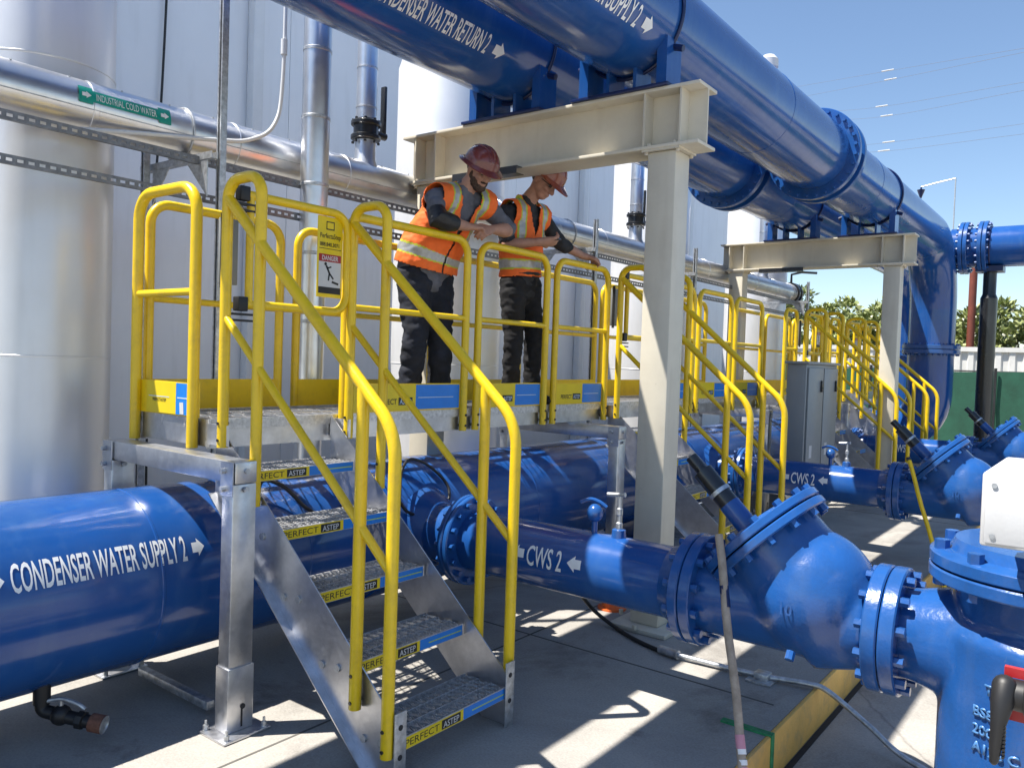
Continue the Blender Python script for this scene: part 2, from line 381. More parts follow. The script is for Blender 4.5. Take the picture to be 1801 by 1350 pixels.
_txt = {}
def glyphs(body, cuts=5, bold=0.012):
    """flat mesh of the words, height of a capital = 1, origin at the left end of the base line"""
    key = (body, cuts, bold)
    if key in _txt: return _txt[key]
    cu = bpy.data.curves.new('t', 'FONT'); cu.body = body; cu.size = 1.0; cu.resolution_u = 3; cu.offset = bold
    ob = bpy.data.objects.new('t', cu); COL.objects.link(ob)
    dg = bpy.context.evaluated_depsgraph_get(); ev = ob.evaluated_get(dg); me = bpy.data.meshes.new_from_object(ev)
    bm = bmesh.new(); bm.from_mesh(me)
    ys = [q.co.y for q in bm.verts]; xs = [q.co.x for q in bm.verts]; cap = 0.69
    for i in range(1, cuts):
        y = min(ys) + (max(ys) - min(ys)) * i / cuts
        bmesh.ops.bisect_plane(bm, geom=bm.verts[:] + bm.edges[:] + bm.faces[:], plane_co=(0, y, 0), plane_no=(0, 1, 0))
    bm.verts.index_update()
    x0, x1 = min(xs), max(xs)
    vs = [((q.co.x - x0) / cap, q.co.y / cap) for q in bm.verts]; fs = [[q.index for q in f.verts] for f in bm.faces]
    bm.free(); bpy.data.objects.remove(ob); bpy.data.curves.remove(cu); bpy.data.meshes.remove(me)
    _txt[key] = (vs, fs, (x1 - x0) / cap); return _txt[key]
def words(mb, body, fn, h, width=None, mi=0, cuts=5, bold=0.012, u0=0.0, v0=0.0):
    vs, fs, w = glyphs(body, cuts, bold)
    sx = (width / w) if width else h
    mb.add([fn(u0 + x * sx, v0 + y * h) for x, y in vs], fs, mi)
    return w * sx
def flat(o, ux, uy):
    o, ux, uy = V(o), V(ux), V(uy); return lambda u, v: o + ux * u + uy * v
ARROW = [(0, 0.22), (0.45, 0.22), (0.45, 0.0), (1, 0.5), (0.45, 1.0), (0.45, 0.78), (0, 0.78)]
def arrow(mb, fn, u0, v0, w, h, mi=0, flip=False):
    pts = []
    A = [((1 - x) if flip else x, y) for x, y in ARROW]
    # triangulated as strips so that it follows the curve
    def q(x, y): return fn(u0 + (1 - x if flip else x) * w, v0 + y * h)
    for a, b in ((0.22, 0.36), (0.36, 0.5), (0.5, 0.64), (0.64, 0.78)):
        mb.add([q(0, a), q(0.45, a), q(0.45, b), q(0, b)], [(3, 2, 1, 0) if flip else (0, 1, 2, 3)], mi)
    ys = [0, 0.12, 0.25, 0.38, 0.5, 0.62, 0.75, 0.88, 1.0]
    for a, b in zip(ys, ys[1:]):
        xa = 0.45 + 0.55 * (1 - abs(a - 0.5) * 2); xb = 0.45 + 0.55 * (1 - abs(b - 0.5) * 2)
        P = [q(0.45, a), q(xa, a), q(xb, b), q(0.45, b)]
        mb.add(P, [(3, 2, 1, 0) if flip else (0, 1, 2, 3)], mi)
def ring_flange(mb, c, axis, R, th, n=48, mi=0, inner=0.0):
    mb.lathe(c, axis, [(0, inner or R * 0.5), (0, R - 0.006), (0.006, R), (th - 0.006, R), (th, R - 0.006), (th, inner or R * 0.5)], n, mi)

def fuse(mb, voxel, smooth=4, factor=0.5):
    """closed shells of mb grown into one continuous surface"""
    me = bpy.data.meshes.new('tmp'); me.from_pydata([tuple(p) for p in mb.v], [], mb.f); me.update()
    ob = bpy.data.objects.new('tmp', me); COL.objects.link(ob)
    m1 = ob.modifiers.new('r', 'REMESH'); m1.mode = 'VOXEL'; m1.voxel_size = voxel
    if smooth:
        m2 = ob.modifiers.new('s', 'SMOOTH'); m2.iterations = smooth; m2.factor = factor
    dg = bpy.context.evaluated_depsgraph_get(); ev = ob.evaluated_get(dg); em = bpy.data.meshes.new_from_object(ev)
    out = MB(); out.add([q.co.copy() for q in em.vertices], [list(p.vertices) for p in em.polygons], 0, True)
    bpy.data.objects.remove(ob); bpy.data.meshes.remove(me); bpy.data.meshes.remove(em)
    return out

# ------------------------------------------------------------------ ground
g = MB(); g.b2((-400, -60, -0.6), (400, 700, -0.225), 0)
tag(g.build('ground', 'conc2'), kind='structure')
g = MB()
g.add([(-14, -8, 0), (-1.24, -8, 0), (-1.24, 21, 0), (-14, 21, 0), (-14, -8, -0.3), (-1.24, -8, -0.3), (-1.24, 21, -0.3), (-14, 21, -0.3)],
      [(0, 1, 2, 3), (2, 1, 5, 6), (3, 2, 6, 7), (0, 4, 5, 1), (0, 3, 7, 4)])
tag(g.build('concrete_pad', 'conc'), kind='structure')
g = MB()
g.b2((-1.2395, -6, -0.225), (-1.215, 20.9, 0.003), 0, 0.008)
tag(g.build('kerb', 'curb'), kind='structure')
g = MB(); g.b2((-1.2145, -6, -0.225), (-1.185, 20.9, -0.2225)); tag(g.build('gutter_dirt', 'dark'), kind='structure')
g = MB()
for y in (1.05, 4.02, 7.3, 10.3, 13.4): g.b2((-13.9, y, 0.0), (-1.33, y + 0.012, 0.0015))
g.b2((-2.86, -6, 0.0), (-2.848, 20, 0.0014))
tag(g.build('joint_lines', 'joint'), kind='structure')
g = MB(); g.b2((-1.46, 3.66, 0.0), (-1.214, 3.70, 0.010)); g.b2((-1.2155, 3.66, -0.224), (-1.2105, 3.70, 0.01))
tag(g.build('green_line', 'greenline'), kind='structure')

# ------------------------------------------------------------------ building wall and tanks
WX = -7.5
bd = thing('plant_building', 'long pale panel building wall running behind the silver pipe and the white tanks', 'building', (WX - 2, 6, 0))
g = MB(); y = -7.0; i = 0
while y < 18.4:
    w = min(2.1, 18.5 - y)
    g.b2((WX - 0.06, y, 0.0), (WX, y + w - 0.006, 6.3), 0, 0.004)
    y += 2.1
g.build('wall_panels', 'panel', bd)
g = MB(); g.b2((WX - 4.5, -7.0, 0), (WX - 0.064, 18.5, 6.25)); g.build('wall_core', 'dark', bd)
g = MB(); g.b2((WX - 4.55, -7.1, 6.25), (WX + 0.05, 18.55, 6.4), 0, 0.02); g.build('roof_coping', 'trim', bd)
for yy in (0.2, 5.05, 11.55, 15.7):
    g = MB(); g.b2((WX + 0.003, yy, 0.05), (WX + 0.12, yy + 0.13, 6.2), 0, 0.01); g.b2((WX + 0.003, yy - 0.02, 2.2), (WX + 0.125, yy + 0.15, 2.25)); g.build('downspout', 'trim', bd)

def tank(yc, label, H_=4.9, xc=-5.5, k=1.0):
    t = thing('storage_tank', label, 'tank', (xc, yc, 0), 'tall pale tanks behind the silver pipe')
    g = MB(); g.lathe((xc, yc, 0), (0, 0, 1), [(0.08, 0.50 * k), (0.10, 0.55 * k), (H_ - .35, 0.55 * k), (H_ - .2, 0.50 * k), (H_ - .06, 0.36 * k), (H_, 0.0)], 72); g.build('shell', 'tank', t)
    for z in (1.62, 3.3): g = MB(); g.lathe((xc, yc, z), (0, 0, 1), [(0, 0.548 * k), (0.004, 0.55 * k + 0.003), (0.012, 0.55 * k + 0.003), (0.016, 0.548 * k)], 72); g.build('weld_seam', 'tank', t)
    g = MB(); g.lathe((xc, yc, 0), (0, 0, 1), [(0, 0.62 * k), (0.06, 0.62 * k), (0.08, 0.52 * k), (0.08, 0.3 * k)], 48); g.build('base_ring', 'galv', t)
    return t
tank(2.12, 'pale tank at the left edge, behind the railing at the near end', 4.2, -5.2, 0.70)
tank(6.09, 'pale tank seen to the left of the bearded man under the first beige beam')
tank(10.4, 'pale tank just beyond the nearest beige column')
tank(14.6, 'pale tank behind the far beige portal')

# ------------------------------------------------------------------ silver insulated pipe, its risers and struts
IP = thing('insulated_pipe', 'long silver jacketed pipe on struts, with a teal sticker', 'pipe', (-4.71, 5, 2.87))
g = MB(); g.cyl((-4.71, -4, 3.025), (-4.71, 14.1, 3.025), 0.15, 40); g.build('jacket', 'jacket', IP)
for i in range(20): g = MB(); g.lathe((-4.71, -3.4 + i * 0.92, 3.025), (0, 1, 0), [(0, 0.1502), (0.003, 0.1545), (0.03, 0.1545), (0.033, 0.1502)], 40); g.build('jacket_seam', 'jacket', IP)
g = MB()
for i in range(60):
    a = rad(62); g.ball((-4.71 + 0.151 * math.cos(a), -3.2 + i * 0.29, 3.025 + 0.151 * math.sin(a)), 0.007, 0, 6)
g.b2((-4.71 + 0.145, -4, 2.99), (-4.71 + 0.153, 14.0, 2.994)); g.build('rivets', 'galv', IP)
def cylmap_y(X, Z, r, a0, y0, sgn=1):          # u along +Y, v up round the pipe from angle a0
    return lambda u, v: V((X + r * math.cos(a0 + v / r), y0 + u * sgn, Z + r * math.sin(a0 + v / r)))
g = MB(); fn = cylmap_y(-4.71, 3.025, 0.1560, rad(2), 2.05)
for k in range(6): g.add([fn(0, k * 0.011), fn(0.50, k * 0.011), fn(0.50, (k + 1) * 0.011), fn(0, (k + 1) * 0.011)], [(0, 1, 2, 3)], 0)
for u in (-0.012, 0.44):
    for k in range(8): g.add([fn(u, -0.014 + k * 0.012), fn(u + 0.075, -0.014 + k * 0.012), fn(u + 0.075, -0.014 + (k + 1) * 0.012), fn(u, -0.014 + (k + 1) * 0.012)], [(0, 1, 2, 3)], 0)
fn2 = cylmap_y(-4.71, 3.025, 0.1575, rad(2), 2.05)
words(g, 'INDUSTRIAL COLD WATER', fn2, 0.040, 0.345, 1, 3, 0.0, 0.080, 0.012)
arrow(g, fn2, 0.004, 0.014, 0.05, 0.04, 1); arrow(g, fn2, 0.452, 0.014, 0.05, 0.04, 1)
g.build('pipe_sticker', ['teal', 'letter'], IP)
g = MB(); g.cyl((-4.71, 14.1, 3.025), (-4.71, 14.16, 3.025), 0.19, 32); g.cyl((-4.71, 14.16, 3.025), (-4.71, 14.24, 3.025), 0.16, 32); g.cyl((-4.71, 14.24, 3.025), (-4.71, 14.3, 3.025), 0.19, 32)
g.tube([(-4.71, 14.2, 3.2), (-4.71, 14.2, 3.36), (-4.55, 14.25, 3.40), (-4.3, 14.3, 3.38)], 0.022, 8); g.build('end_valve', 'blackst', IP)

def riser(yc, label):
    t = thing('riser_pipe', label, 'pipe', (-4.71, yc, 3.16), 'silver risers with black valves')
    g = MB(); g.lathe((-4.71, yc, 3.1), (0, 0, 1), [(0, 0.12), (0.09, 0.082), (0.24, 0.078)], 28); g.cyl((-4.71, yc, 3.50), (-4.71, yc, 5.9), 0.078, 28); g.build('riser_jacket', 'jacket', t)
    for z in (3.58, 3.88, 4.18, 4.5): g = MB(); g.lathe((-4.71, yc, z), (0, 0, 1), [(0, 0.078), (0.002, 0.081), (0.014, 0.081), (0.016, 0.078)], 28); g.build('jacket_seam', 'galv', t)
    g = MB(); ring_flange(g, (-4.71, yc, 3.345), (0, 0, 1), 0.115, 0.035, 28); g.cyl((-4.71, yc, 3.38), (-4.71, yc, 3.45), 0.095, 28); ring_flange(g, (-4.71, yc, 3.45), (0, 0, 1), 0.115, 0.035, 28)
    bolts(g, (-4.71, yc, 3.485), (0, 0, 1), 0.097, 8, 0.011, 0.016, 0, 0, 0.155)
    v = g.build('valve', 'blackst', t)
    g = MB(); g.cyl((-4.71, yc + 0.08, 3.415), (-4.71, yc + 0.2, 3.415), 0.03, 12); g.b2((-4.735, yc + 0.165, 3.40), (-4.685, yc + 0.19, 3.80), 0, 0.005); g.build('lever', 'blackst', v)
    return t
riser(4.23, 'silver riser with black valve above the left end of the first beige beam')
riser(8.53, 'silver riser with black valve just left of the nearest beige column')
riser(12.8, 'silver riser with black valve at the far end near the second portal')

DX, DY = -4.42, 3.52
t = thing('drop_pipe', 'thick silver jacketed pipe standing upright behind the gate with the danger sign', 'pipe', (DX, DY, 0))
g = MB(); g.cyl((DX, DY, 0.02), (DX, DY, 6.0), 0.093, 36); g.build('jacket', 'jacket', t)
for z in (0.7, 1.36, 1.9, 2.36, 2.82, 3.27, 3.72, 4.3): g = MB(); g.lathe((DX, DY, z), (0, 0, 1), [(0, 0.093), (0.003, 0.0965), (0.02, 0.0965), (0.023, 0.093)], 36); g.build('jacket_seam', 'galv', t)
g = MB(); ring_flange(g, (DX, DY, 0.0), (0, 0, 1), 0.14, 0.02, 28); g.build('base_flange', 'galv', t)
g = MB(); g.tube(smooth_path([(-4.55, 3.35, 6.0), (-4.55, 3.35, 4.4), (-4.55, 3.34, 3.5), (-4.55, 3.28, 3.2), (-4.55, 3.1, 3.06), (-4.55, 2.85, 3.0), (-4.55, 2.4, 2.93), (-4.56, 2.0, 2.86)], 7), 0.013, 10)
g.cyl((-4.55, 3.345, 3.68), (-4.55, 3.345, 3.78), 0.022, 10)
tag(g.build('conduit', 'trim', None, (-4.55, 3.3, 3)), 'thin pale conduit bending down beside the upright silver pipe', 'conduit')

g = MB(); g.tube(smooth_path([(-7.46, 4.16, 6.2), (-7.46, 4.10, 4.2), (-7.46, 4.04, 3.0), (-7.46, 4.02, 2.2), (-7.46, 4.02, 0.1)], 6), 0.012, 8)
tag(g.build('wall_line', 'black', None, (-7.46, 4.1, 2)), 'thin dark cable hanging slightly slanted on the pale wall', 'cable')
g = MB(); g.cyl((-7.47, 3.60, 0), (-7.47, 3.60, 6.2), 0.016, 8)  # dark rod added to draw a panel seam beside the tank, no cable
tag(g.build('wall_line', 'black', None, (-7.47, 3.6, 2)), 'thin dark upright line on the wall beside the left tank', 'cable')

def strut_post(x, y, top, label):
    g = MB(); w = 0.041; t_ = 0.006
    g.b2((x - w / 2, y + w / 2 - t_, 0), (x + w / 2, y + w / 2, top)); g.b2((x - w / 2, y - w / 2, 0), (x - w / 2 + t_, y + w / 2 - t_ - 0.0005, top)); g.b2((x + w / 2 - t_, y - w / 2, 0), (x + w / 2, y + w / 2 - t_ - 0.0005, top))
    g.b2((x - w / 2 + t_, y - w / 2, 0), (x - 0.009, y - w / 2 + 0.004, top)); g.b2((x + 0.009, y - w / 2, 0), (x + w / 2 - t_, y - w / 2 + 0.004, top))
    g.b2((x - 0.08, y - 0.08, 0.0), (x + 0.08, y + 0.08, 0.01))
    return tag(g.build('strut_post', 'galv', None, (x, y, 0)), label, 'post', 'galvanised strut posts')
strut_post(-4.35, 2.77, 6.0, 'tall galvanised strut post behind the stair rail, running out of the top')
strut_post(-5.02, 2.66, 3.0, 'shorter galvanised strut post left of the tall one, below the teal sticker')
strut_post(-4.35, 7.05, 3.16, 'galvanised strut post between the second man and the nearest column')
strut_post(-4.35, 9.45, 3.18, 'galvanised strut post seen just right of the nearest beige column')
strut_post(-4.35, 14.0, 3.2, 'galvanised strut post far back beside the end of the silver pipe')
for y, lab in ((2.715, 'galvanised cross strut carrying the silver pipe at the near tall post'), (7.0, 'galvanised cross strut under the silver pipe beside the second man'), (9.4, 'galvanised cross strut under the silver pipe behind the nearest column'), (13.95, 'galvanised cross strut carrying the far end of the silver pipe')):
    g = MB(); g.b2((-5.15, y - 0.021, 2.83), (-4.33, y - 0.017, 2.872)); g.b2((-5.15, y + 0.017, 2.83), (-4.33, y + 0.021, 2.872)); g.b2((-5.15, y - 0.0165, 2.83), (-4.33, y + 0.0165, 2.834))
    g.prism([(0, 0), (0.2, 0), (0, -0.22)], (1, 0, 0), (0, 0, 1), (-5.0, y - 0.012, 2.828), 0.006)
    g.prism([(0, 0), (-0.225, 0), (0, -0.22)], (1, 0, 0), (0, 0, 1), (-4.38, y - 0.012, 2.828), 0.006)
    g.b2((-4.80, y - 0.03, 2.873), (-4.62, y + 0.03, 2.885)); g.tube([(-4.71 + 0.158 * math.cos(a), y, 3.025 + 0.158 * math.sin(a)) for a in [rad(d) for d in range(-60, 241, 15)]], 0.006, 8)
    tag(g.build('cross_strut', 'galv', None, (-4.7, y, 2.83)), lab, 'bracket', 'cross struts under the silver pipe')
for z, lab in ((2.83, 'upper slotted strut channel running below the silver pipe'), (2.612, 'lower slotted strut channel running along behind the handrails')):
    g = MB(); x = -4.465
    g.b2((x, -3, z + 0.008), (x + 0.004, 14, z + 0.021)); g.b2((x, -3, z - 0.021), (x + 0.004, 14, z - 0.008))
    for i in range(int(17 / 0.052)): g.b2((x, -3 + i * 0.052, z - 0.008), (x + 0.004, -3 + i * 0.052 + 0.022, z + 0.008))
    g.b2((x - 0.02, -3, z + 0.0212), (x + 0.004, 14, z + 0.0242)); g.b2((x - 0.02, -3, z - 0.0242), (x + 0.004, 14, z - 0.0212))
    tag(g.build('slotted_channel', 'galv_shaded', None, (x, 5, z)), lab, 'channel', 'slotted strut channels')

# ------------------------------------------------------------------ beige portals
PY = 4.60
def portal(y0, label):
    t = thing('pipe_rack_portal', label, 'pipe rack', (-3.38, y0 + 0.1, 0), 'beige portals carrying the overhead pipes')
    yc = y0 + 0.1; zb, zt = 3.06, 3.44
    g = MB()
    g.b2((-4.65, yc - 0.13, zt - 0.022), (-2.12, yc + 0.13, zt), 0, 0.003); g.b2((-4.65, yc - 0.13, zb), (-2.12, yc + 0.13, zb + 0.022), 0, 0.003)
    g.b2((-4.65, yc - 0.007, zb + 0.0221), (-2.12, yc + 0.007, zt - 0.0221))
    g.build('beam', 'beige', t)
    for x in (-4.52, -4.31, -2.50, -2.25):
        for s in (-1, 1): g = MB(); g.b2((x - 0.006, min(yc + s * 0.0075, yc + s * 0.12), zb + 0.0225), (x + 0.006, max(yc + s * 0.0075, yc + s * 0.12), zt - 0.0225)); g.build('stiffener', 'beige', t)
    for x in (-4.415, -2.375):
        g = MB(); g.b2((x - 0.1, yc - 0.1, 0.03), (x + 0.1, yc + 0.1, zb - 0.014), 0, 0.012); g.b2((x - 0.13, yc - 0.125, zb - 0.0135), (x + 0.13, yc + 0.125, zb - 0.0005))
        for bx in (-0.09, 0.09):
            for by in (-0.10, 0.10): g.cyl((x + bx, yc + by, zb + 0.0215), (x + bx, yc + by, zb + 0.04), 0.014, 6); g.cyl((x + bx * 1.2, yc + by, zb - 0.014), (x + bx * 1.2, yc + by, zb - 0.03), 0.014, 6)
        c = g.build('column', 'beige', t)
        g = MB(); g.b2((x - 0.2, yc - 0.2, 0.001), (x + 0.2, yc + 0.2, 0.03), 0, 0.004); bolts(g, (x, yc, 0.03), (0, 0, 1), 0.22, 4, 0.016, 0.03, 0, 0.5); g.build('base_plate', 'beige', c)
    g = MB(); g.b2((-4.05, yc - 0.20, zb - 0.05), (-3.45, yc - 0.11, zb - 0.045)); g.b2((-4.05, yc - 0.20, zb - 0.044), (-4.0 + 0.55, yc - 0.195, zb - 0.001)); g.b2((-4.05, yc - 0.2, zb - 0.001), (-3.45, yc - 0.131, zb + 0.004)); g.build('light_channel', 'blackst', t)
    return t
portal(PY, 'nearest beige steel portal beside the two men, with a sunlit patch on its column')
portal(10.95, 'far beige steel portal beyond the grey cabinet')

# ------------------------------------------------------------------ overhead pipes
HX, HZ, HR = -3.818, 0.592, 0.42      # low supply header: axis and radius
SX, RX, OZ, OR = -2.69, -3.665, 3.96, 0.368
def overhead(name, label, X, text, angle, ytext, wtext, yend):
    t = thing(name, label, 'pipe', (X, 6, OZ - OR))
    g = MB(); g.cyl((X, -5, OZ), (X, 8.62, OZ), OR, 72); g.cyl((X, 8.86, OZ), (X, yend - 1.15, OZ), OR, 72)
    g.build('pipe_run', 'blue', t)
    g = MB(); ring_flange(g, (X, 8.60, OZ), (0, 1, 0), OR + 0.105, 0.075, 72, 0, OR - 0.02); ring_flange(g, (X, 8.80, OZ), (0, 1, 0), OR + 0.105, 0.075, 72, 0, OR - 0.02)
    g.lathe((X, 8.675, OZ), (0, 1, 0), [(0, OR + 0.04), (0.125, OR + 0.04)], 72)
    bolts(g, (X, 8.60, OZ), (0, -1, 0), OR + 0.065, 28, 0.02, 0.03, 0, 0, 0.275); g.build('flange', 'bluecast', t)
    for y in (1.9, 6.9, 10.1): g = MB(); g.lathe((X, y, OZ), (0, 1, 0), [(0, OR - 0.001), (0.004, OR + 0.003), (0.014, OR + 0.003), (0.018, OR - 0.001)], 72); g.build('weld_bead', 'blue', t)
    fn = lambda u, v: V((X + (OR + 0.003) * math.cos(angle + v / OR), ytext + u, OZ + (OR + 0.003) * math.sin(angle + v / OR)))
    g = MB(); h = 0.125
    words(g, text, fn, h, wtext, 0, 6, 0.012, 0.16); g.build('lettering', 'letter', t)
    for u in (0, wtext + 0.22): g = MB(); arrow(g, fn, u, 0.0, 0.11, h * 0.9); g.build('flow_arrow', 'letter', t)
    return t
tS = overhead('overhead_supply_pipe', 'right hand blue overhead pipe, lit by the sky, that turns down at the far end', SX, 'CONDENSER WATER SUPPLY 2', rad(-43), 2.92, 1.18, 15.6)
tR = overhead('overhead_return_pipe', 'left hand blue overhead pipe above the bearded man', RX, 'CONDENSER WATER RETURN 2', rad(-47), 2.90, 1.0, 18.4)
def elbow(t, X, yend, zbot):
    R = 1.15; path = [(X, yend - R, OZ)] + [(X, yend - R + R * math.sin(a), OZ - R + R * math.cos(a)) for a in [rad(d) for d in range(6, 91, 6)]]
    g = MB(); g.tube(path, OR, 64, 0, False); g.build('elbow', 'blue', t)
    g = MB(); q = 0.75
    if X > HX + 0.5: g.tube([(X, yend, OZ - R), (X, yend, HZ + q)] + [(X - q + q * math.cos(a), yend, HZ + q - q * math.sin(a)) for a in [rad(d) for d in range(10, 91, 10)]] + [(HX + 0.2, yend, HZ)], OR, 64)
    else: g.cyl((X, yend, zbot), (X, yend, OZ - R), OR, 64)
    g.build('riser', 'blue', t)
    g = MB(); ring_flange(g, (X, yend, 2.05), (0, 0, 1), OR + 0.09, 0.07, 64, 0, OR - 0.02); ring_flange(g, (X, yend, 2.13), (0, 0, 1), OR + 0.09, 0.07, 64, 0, OR - 0.02); bolts(g, (X, yend, 2.2), (0, 0, 1), OR + 0.06, 24, 0.018, 0.03, 0, 0, 0.15); g.build('riser_flange', 'bluecast', t)
elbow(tS, SX, 15.6, 0.02); elbow(tR, RX, 18.4, 0.02)
# small things on the overhead supply pipe
g = MB(); g.lathe((SX, 7.23, OZ + OR - 0.02), (0, 0, 1), [(0, 0.05), (0.10, 0.05), (0.12, 0.085), (0.19, 0.085), (0.23, 0.05), (0.24, 0)], 20); g.build('air_vent', 'white', tS)

def saddle(X, y, zb, label):
    t = thing('pipe_saddle', label, 'pipe support', (X, y, zb), 'dark blue saddles on the beige beams')
    g = MB(); g.b2((X - 0.36, y - 0.15, zb + 0.001), (X + 0.36, y + 0.15, zb + 0.022), 0, 0.003); g.build('base_plate', 'navy', t)
    for x in (-0.29, -0.10, 0.10, 0.29):
        g = MB(); top = OZ - math.sqrt((OR - 0.004) ** 2 - x * x); g.b2((X + x - (0.035 if abs(x) > 0.2 else 0.012), y - 0.10, zb + 0.0225), (X + x + (0.035 if abs(x) > 0.2 else 0.012), y + 0.10, top - 0.002 + (0.03 if abs(x) > 0.2 else 0))); g.build('gusset', 'blue', t)
    g = MB(); g.tube([(X + (OR + 0.012) * math.cos(a), y, OZ + (OR + 0.012) * math.sin(a)) for a in [rad(d) for d in range(0, 360, 6)]], 0.012, 8, 0, False, True); 
    for s in (-1, 1): g.cyl((X + s * (OR + 0.012) * 0.78, y, OZ - OR * 0.62), (X + s * (OR + 0.012) * 0.78 + s * 0.09, y, OZ - OR * 0.70), 0.022, 8)
    g.build('strap', 'navy', t)
saddle(SX, PY + 0.1, 3.44, 'dark blue saddle under the right overhead pipe on the nearest beam')
saddle(RX, PY + 0.1, 3.44, 'dark blue saddle under the left overhead pipe on the nearest beam')
saddle(SX, 11.05, 3.44, 'dark blue saddle under the right overhead pipe on the far beam')
saddle(RX, 11.05, 3.44, 'dark blue saddle under the left overhead pipe on the far beam')

# blue pipe crossing to the right at the far end, its stand, the red pole
CZ = 3.86
t = thing('cross_pipe', 'blue pipe leaving the far elbow to the right, with two bolted flanges', 'pipe', (0, 15.6, 3.6))
g = MB(); g.cyl((SX + 0.25, 15.6, CZ), (9.5, 15.6, CZ), 0.335, 56); g.build('pipe_run', 'blue', t)
for x in (-2.3, -2.02):
    g = MB(); ring_flange(g, (x, 15.6, CZ), (1, 0, 0), 0.44, 0.06, 56, 0, 0.32); ring_flange(g, (x + 0.07, 15.6, CZ), (1, 0, 0), 0.44, 0.06, 56, 0, 0.32); bolts(g, (x + 0.13, 15.6, CZ), (1, 0, 0), 0.40, 20, 0.022, 0.035, 0, 0, 0.13); g.build('flange', 'bluecast', t)
g = MB(); g.tube([(-1.85, 15.6 + 0.345 * math.cos(rad(a)), CZ + 0.345 * math.sin(rad(a))) for a in range(0, 360, 8)], 0.013, 8, 0, False, True); g.build('strap', 'navy', t)
t = thing('pipe_stand', 'black pipe stand with a wider sleeve holding up the far cross pipe', 'pipe support', (-1.85, 15.6, -0.225))
g = MB(); g.cyl((-1.85, 15.6, -0.18), (-1.85, 15.6, 3.0), 0.13, 28); g.lathe((-1.85, 15.6, 3.0), (0, 0, 1), [(0, 0.13), (0.07, 0.10), (0.44, 0.10)], 28); g.build('post', 'blackst', t)
g = MB(); g.b2((-2.05, 15.42, 3.44), (-1.65, 15.78, 3.53)); g.build('head_plate', 'navy', t)
g = MB(); g.b2((-2.05, 15.4, -0.225), (-1.65, 15.8, -0.18)); g.build('base_plate', 'blackst', t)
g = MB(); g.cyl((-3.96, 29.5, -0.225), (-3.96, 29.5, 5.2), 0.115, 20); g.b2((-4.2, 29.3, -0.225), (-3.7, 29.7, -0.17))
tag(g.build('red_pole', 'redpole', None, (-3.96, 29.5, -0.225)), 'rust red round pole rising behind the black pipe stand', 'pole')

# ------------------------------------------------------------------ supply header low on the pad
t = thing('supply_header', 'big blue low pipe lettered CONDENSER WATER SUPPLY 2 running under the walkway', 'pipe', (HX, 5, HZ - HR))
g = MB(); g.cyl((HX, -5, HZ), (HX, 16.3, HZ), HR, 80); g.build('pipe_run', 'blue', t)
for y in (1.92, 2.75, 4.85, 6.6, 9.3, 10.9, 13.6): g = MB(); g.lathe((HX, y, HZ), (0, 1, 0), [(0, HR - 0.001), (0.004, HR + 0.003), (0.014, HR + 0.003), (0.018, HR - 0.001)], 80); g.build('weld_bead', 'blue', t)
fn = lambda u, v: V((HX + (HR + 0.003) * math.cos(rad(17.5) + v / HR), 1.31 + u, HZ + (HR + 0.003) * math.sin(rad(17.5) + v / HR)))
g = MB(); words(g, 'CONDENSER WATER SUPPLY 2', fn, 0.115, 0.74, 0, 7, 0.014); g.build('lettering', 'letter', t)
for u in (0.77, -0.085): g = MB(); arrow(g, fn, u, 0.01, 0.062, 0.085); g.build('flow_arrow', 'letter', t)
for yc in (3.694, 8.06, 12.43):
    g = MB(); g.lathe((HX, yc, HZ), (0, 1, 0), [(-0.36, HR - 0.002), (-0.355, HR + 0.008), (0.355, HR + 0.008), (0.36, HR - 0.002)], 80); g.build('reinforcing_sleeve', 'blue', t)
for y in (-1.2, 0.98, 7.0, 11.2, 15.2):
    g = MB(); g.b2((HX - 0.28, y - 0.16, 0.001), (HX + 0.28, y + 0.16, 0.022), 0, 0.004); g.b2((HX - 0.22, y - 0.012, 0.022), (HX + 0.22, y + 0.012, 0.31)); g.b2((HX - 0.2, y - 0.1, 0.022), (HX - 0.18, y + 0.1, 0.27)); g.b2((HX + 0.18, y - 0.1, 0.022), (HX + 0.2, y + 0.1, 0.27))
    bolts(g, (HX, y, 0.022), (0, 0, 1), 0.27, 4, 0.014, 0.03, 0, 0.5); g.build('foot', 'bluecast', t)
# drain valve under the header
t = thing('drain_valve', 'black drain valve with a rusty open mouth under the big blue pipe', 'valve', (-3.62, 1.55, 0.03))
g = MB(); g.cyl((-3.60, 1.50, 0.17), (-3.60, 1.50, 0.26), 0.034, 16); g.tube(fillet([(-3.60, 1.50, 0.19), (-3.60, 1.50, 0.14), (-3.49, 1.575, 0.115), (-3.41, 1.63, 0.10)], 0.03), 0.028, 14); g.ball((-3.53, 1.548, 0.125), 0.043, 0, 14); g.lathe((-3.47, 1.588, 0.111), (0.8, 0.55, -0.15), [(0, 0.028), (0.005, 0.038), (0.03, 0.038), (0.035, 0.028)], 8); g.build('body', 'black', t)
g = MB(); g.cyl((-3.42, 1.624, 0.101), (-3.375, 1.655, 0.093), 0.038, 18); g.build('collar', 'rust', t)
g = MB(); g.lathe((-3.375, 1.655, 0.093), (0.8, 0.55, -0.15), [(0.0005, 0.036), (0.004, 0.038), (0.006, 0.030), (-0.01, 0.028)], 18); g.build('mouth_ring', 'galv', t)
g = MB(); g.cyl((-3.53, 1.548, 0.16), (-3.53, 1.548, 0.19), 0.010, 8); g.tube(smooth_path([(-3.60, 1.49, 0.175), (-3.53, 1.545, 0.195), (-3.46, 1.58, 0.185), (-3.42, 1.60, 0.165)]), 0.009, 8); g.build('handle', 'galv', t)
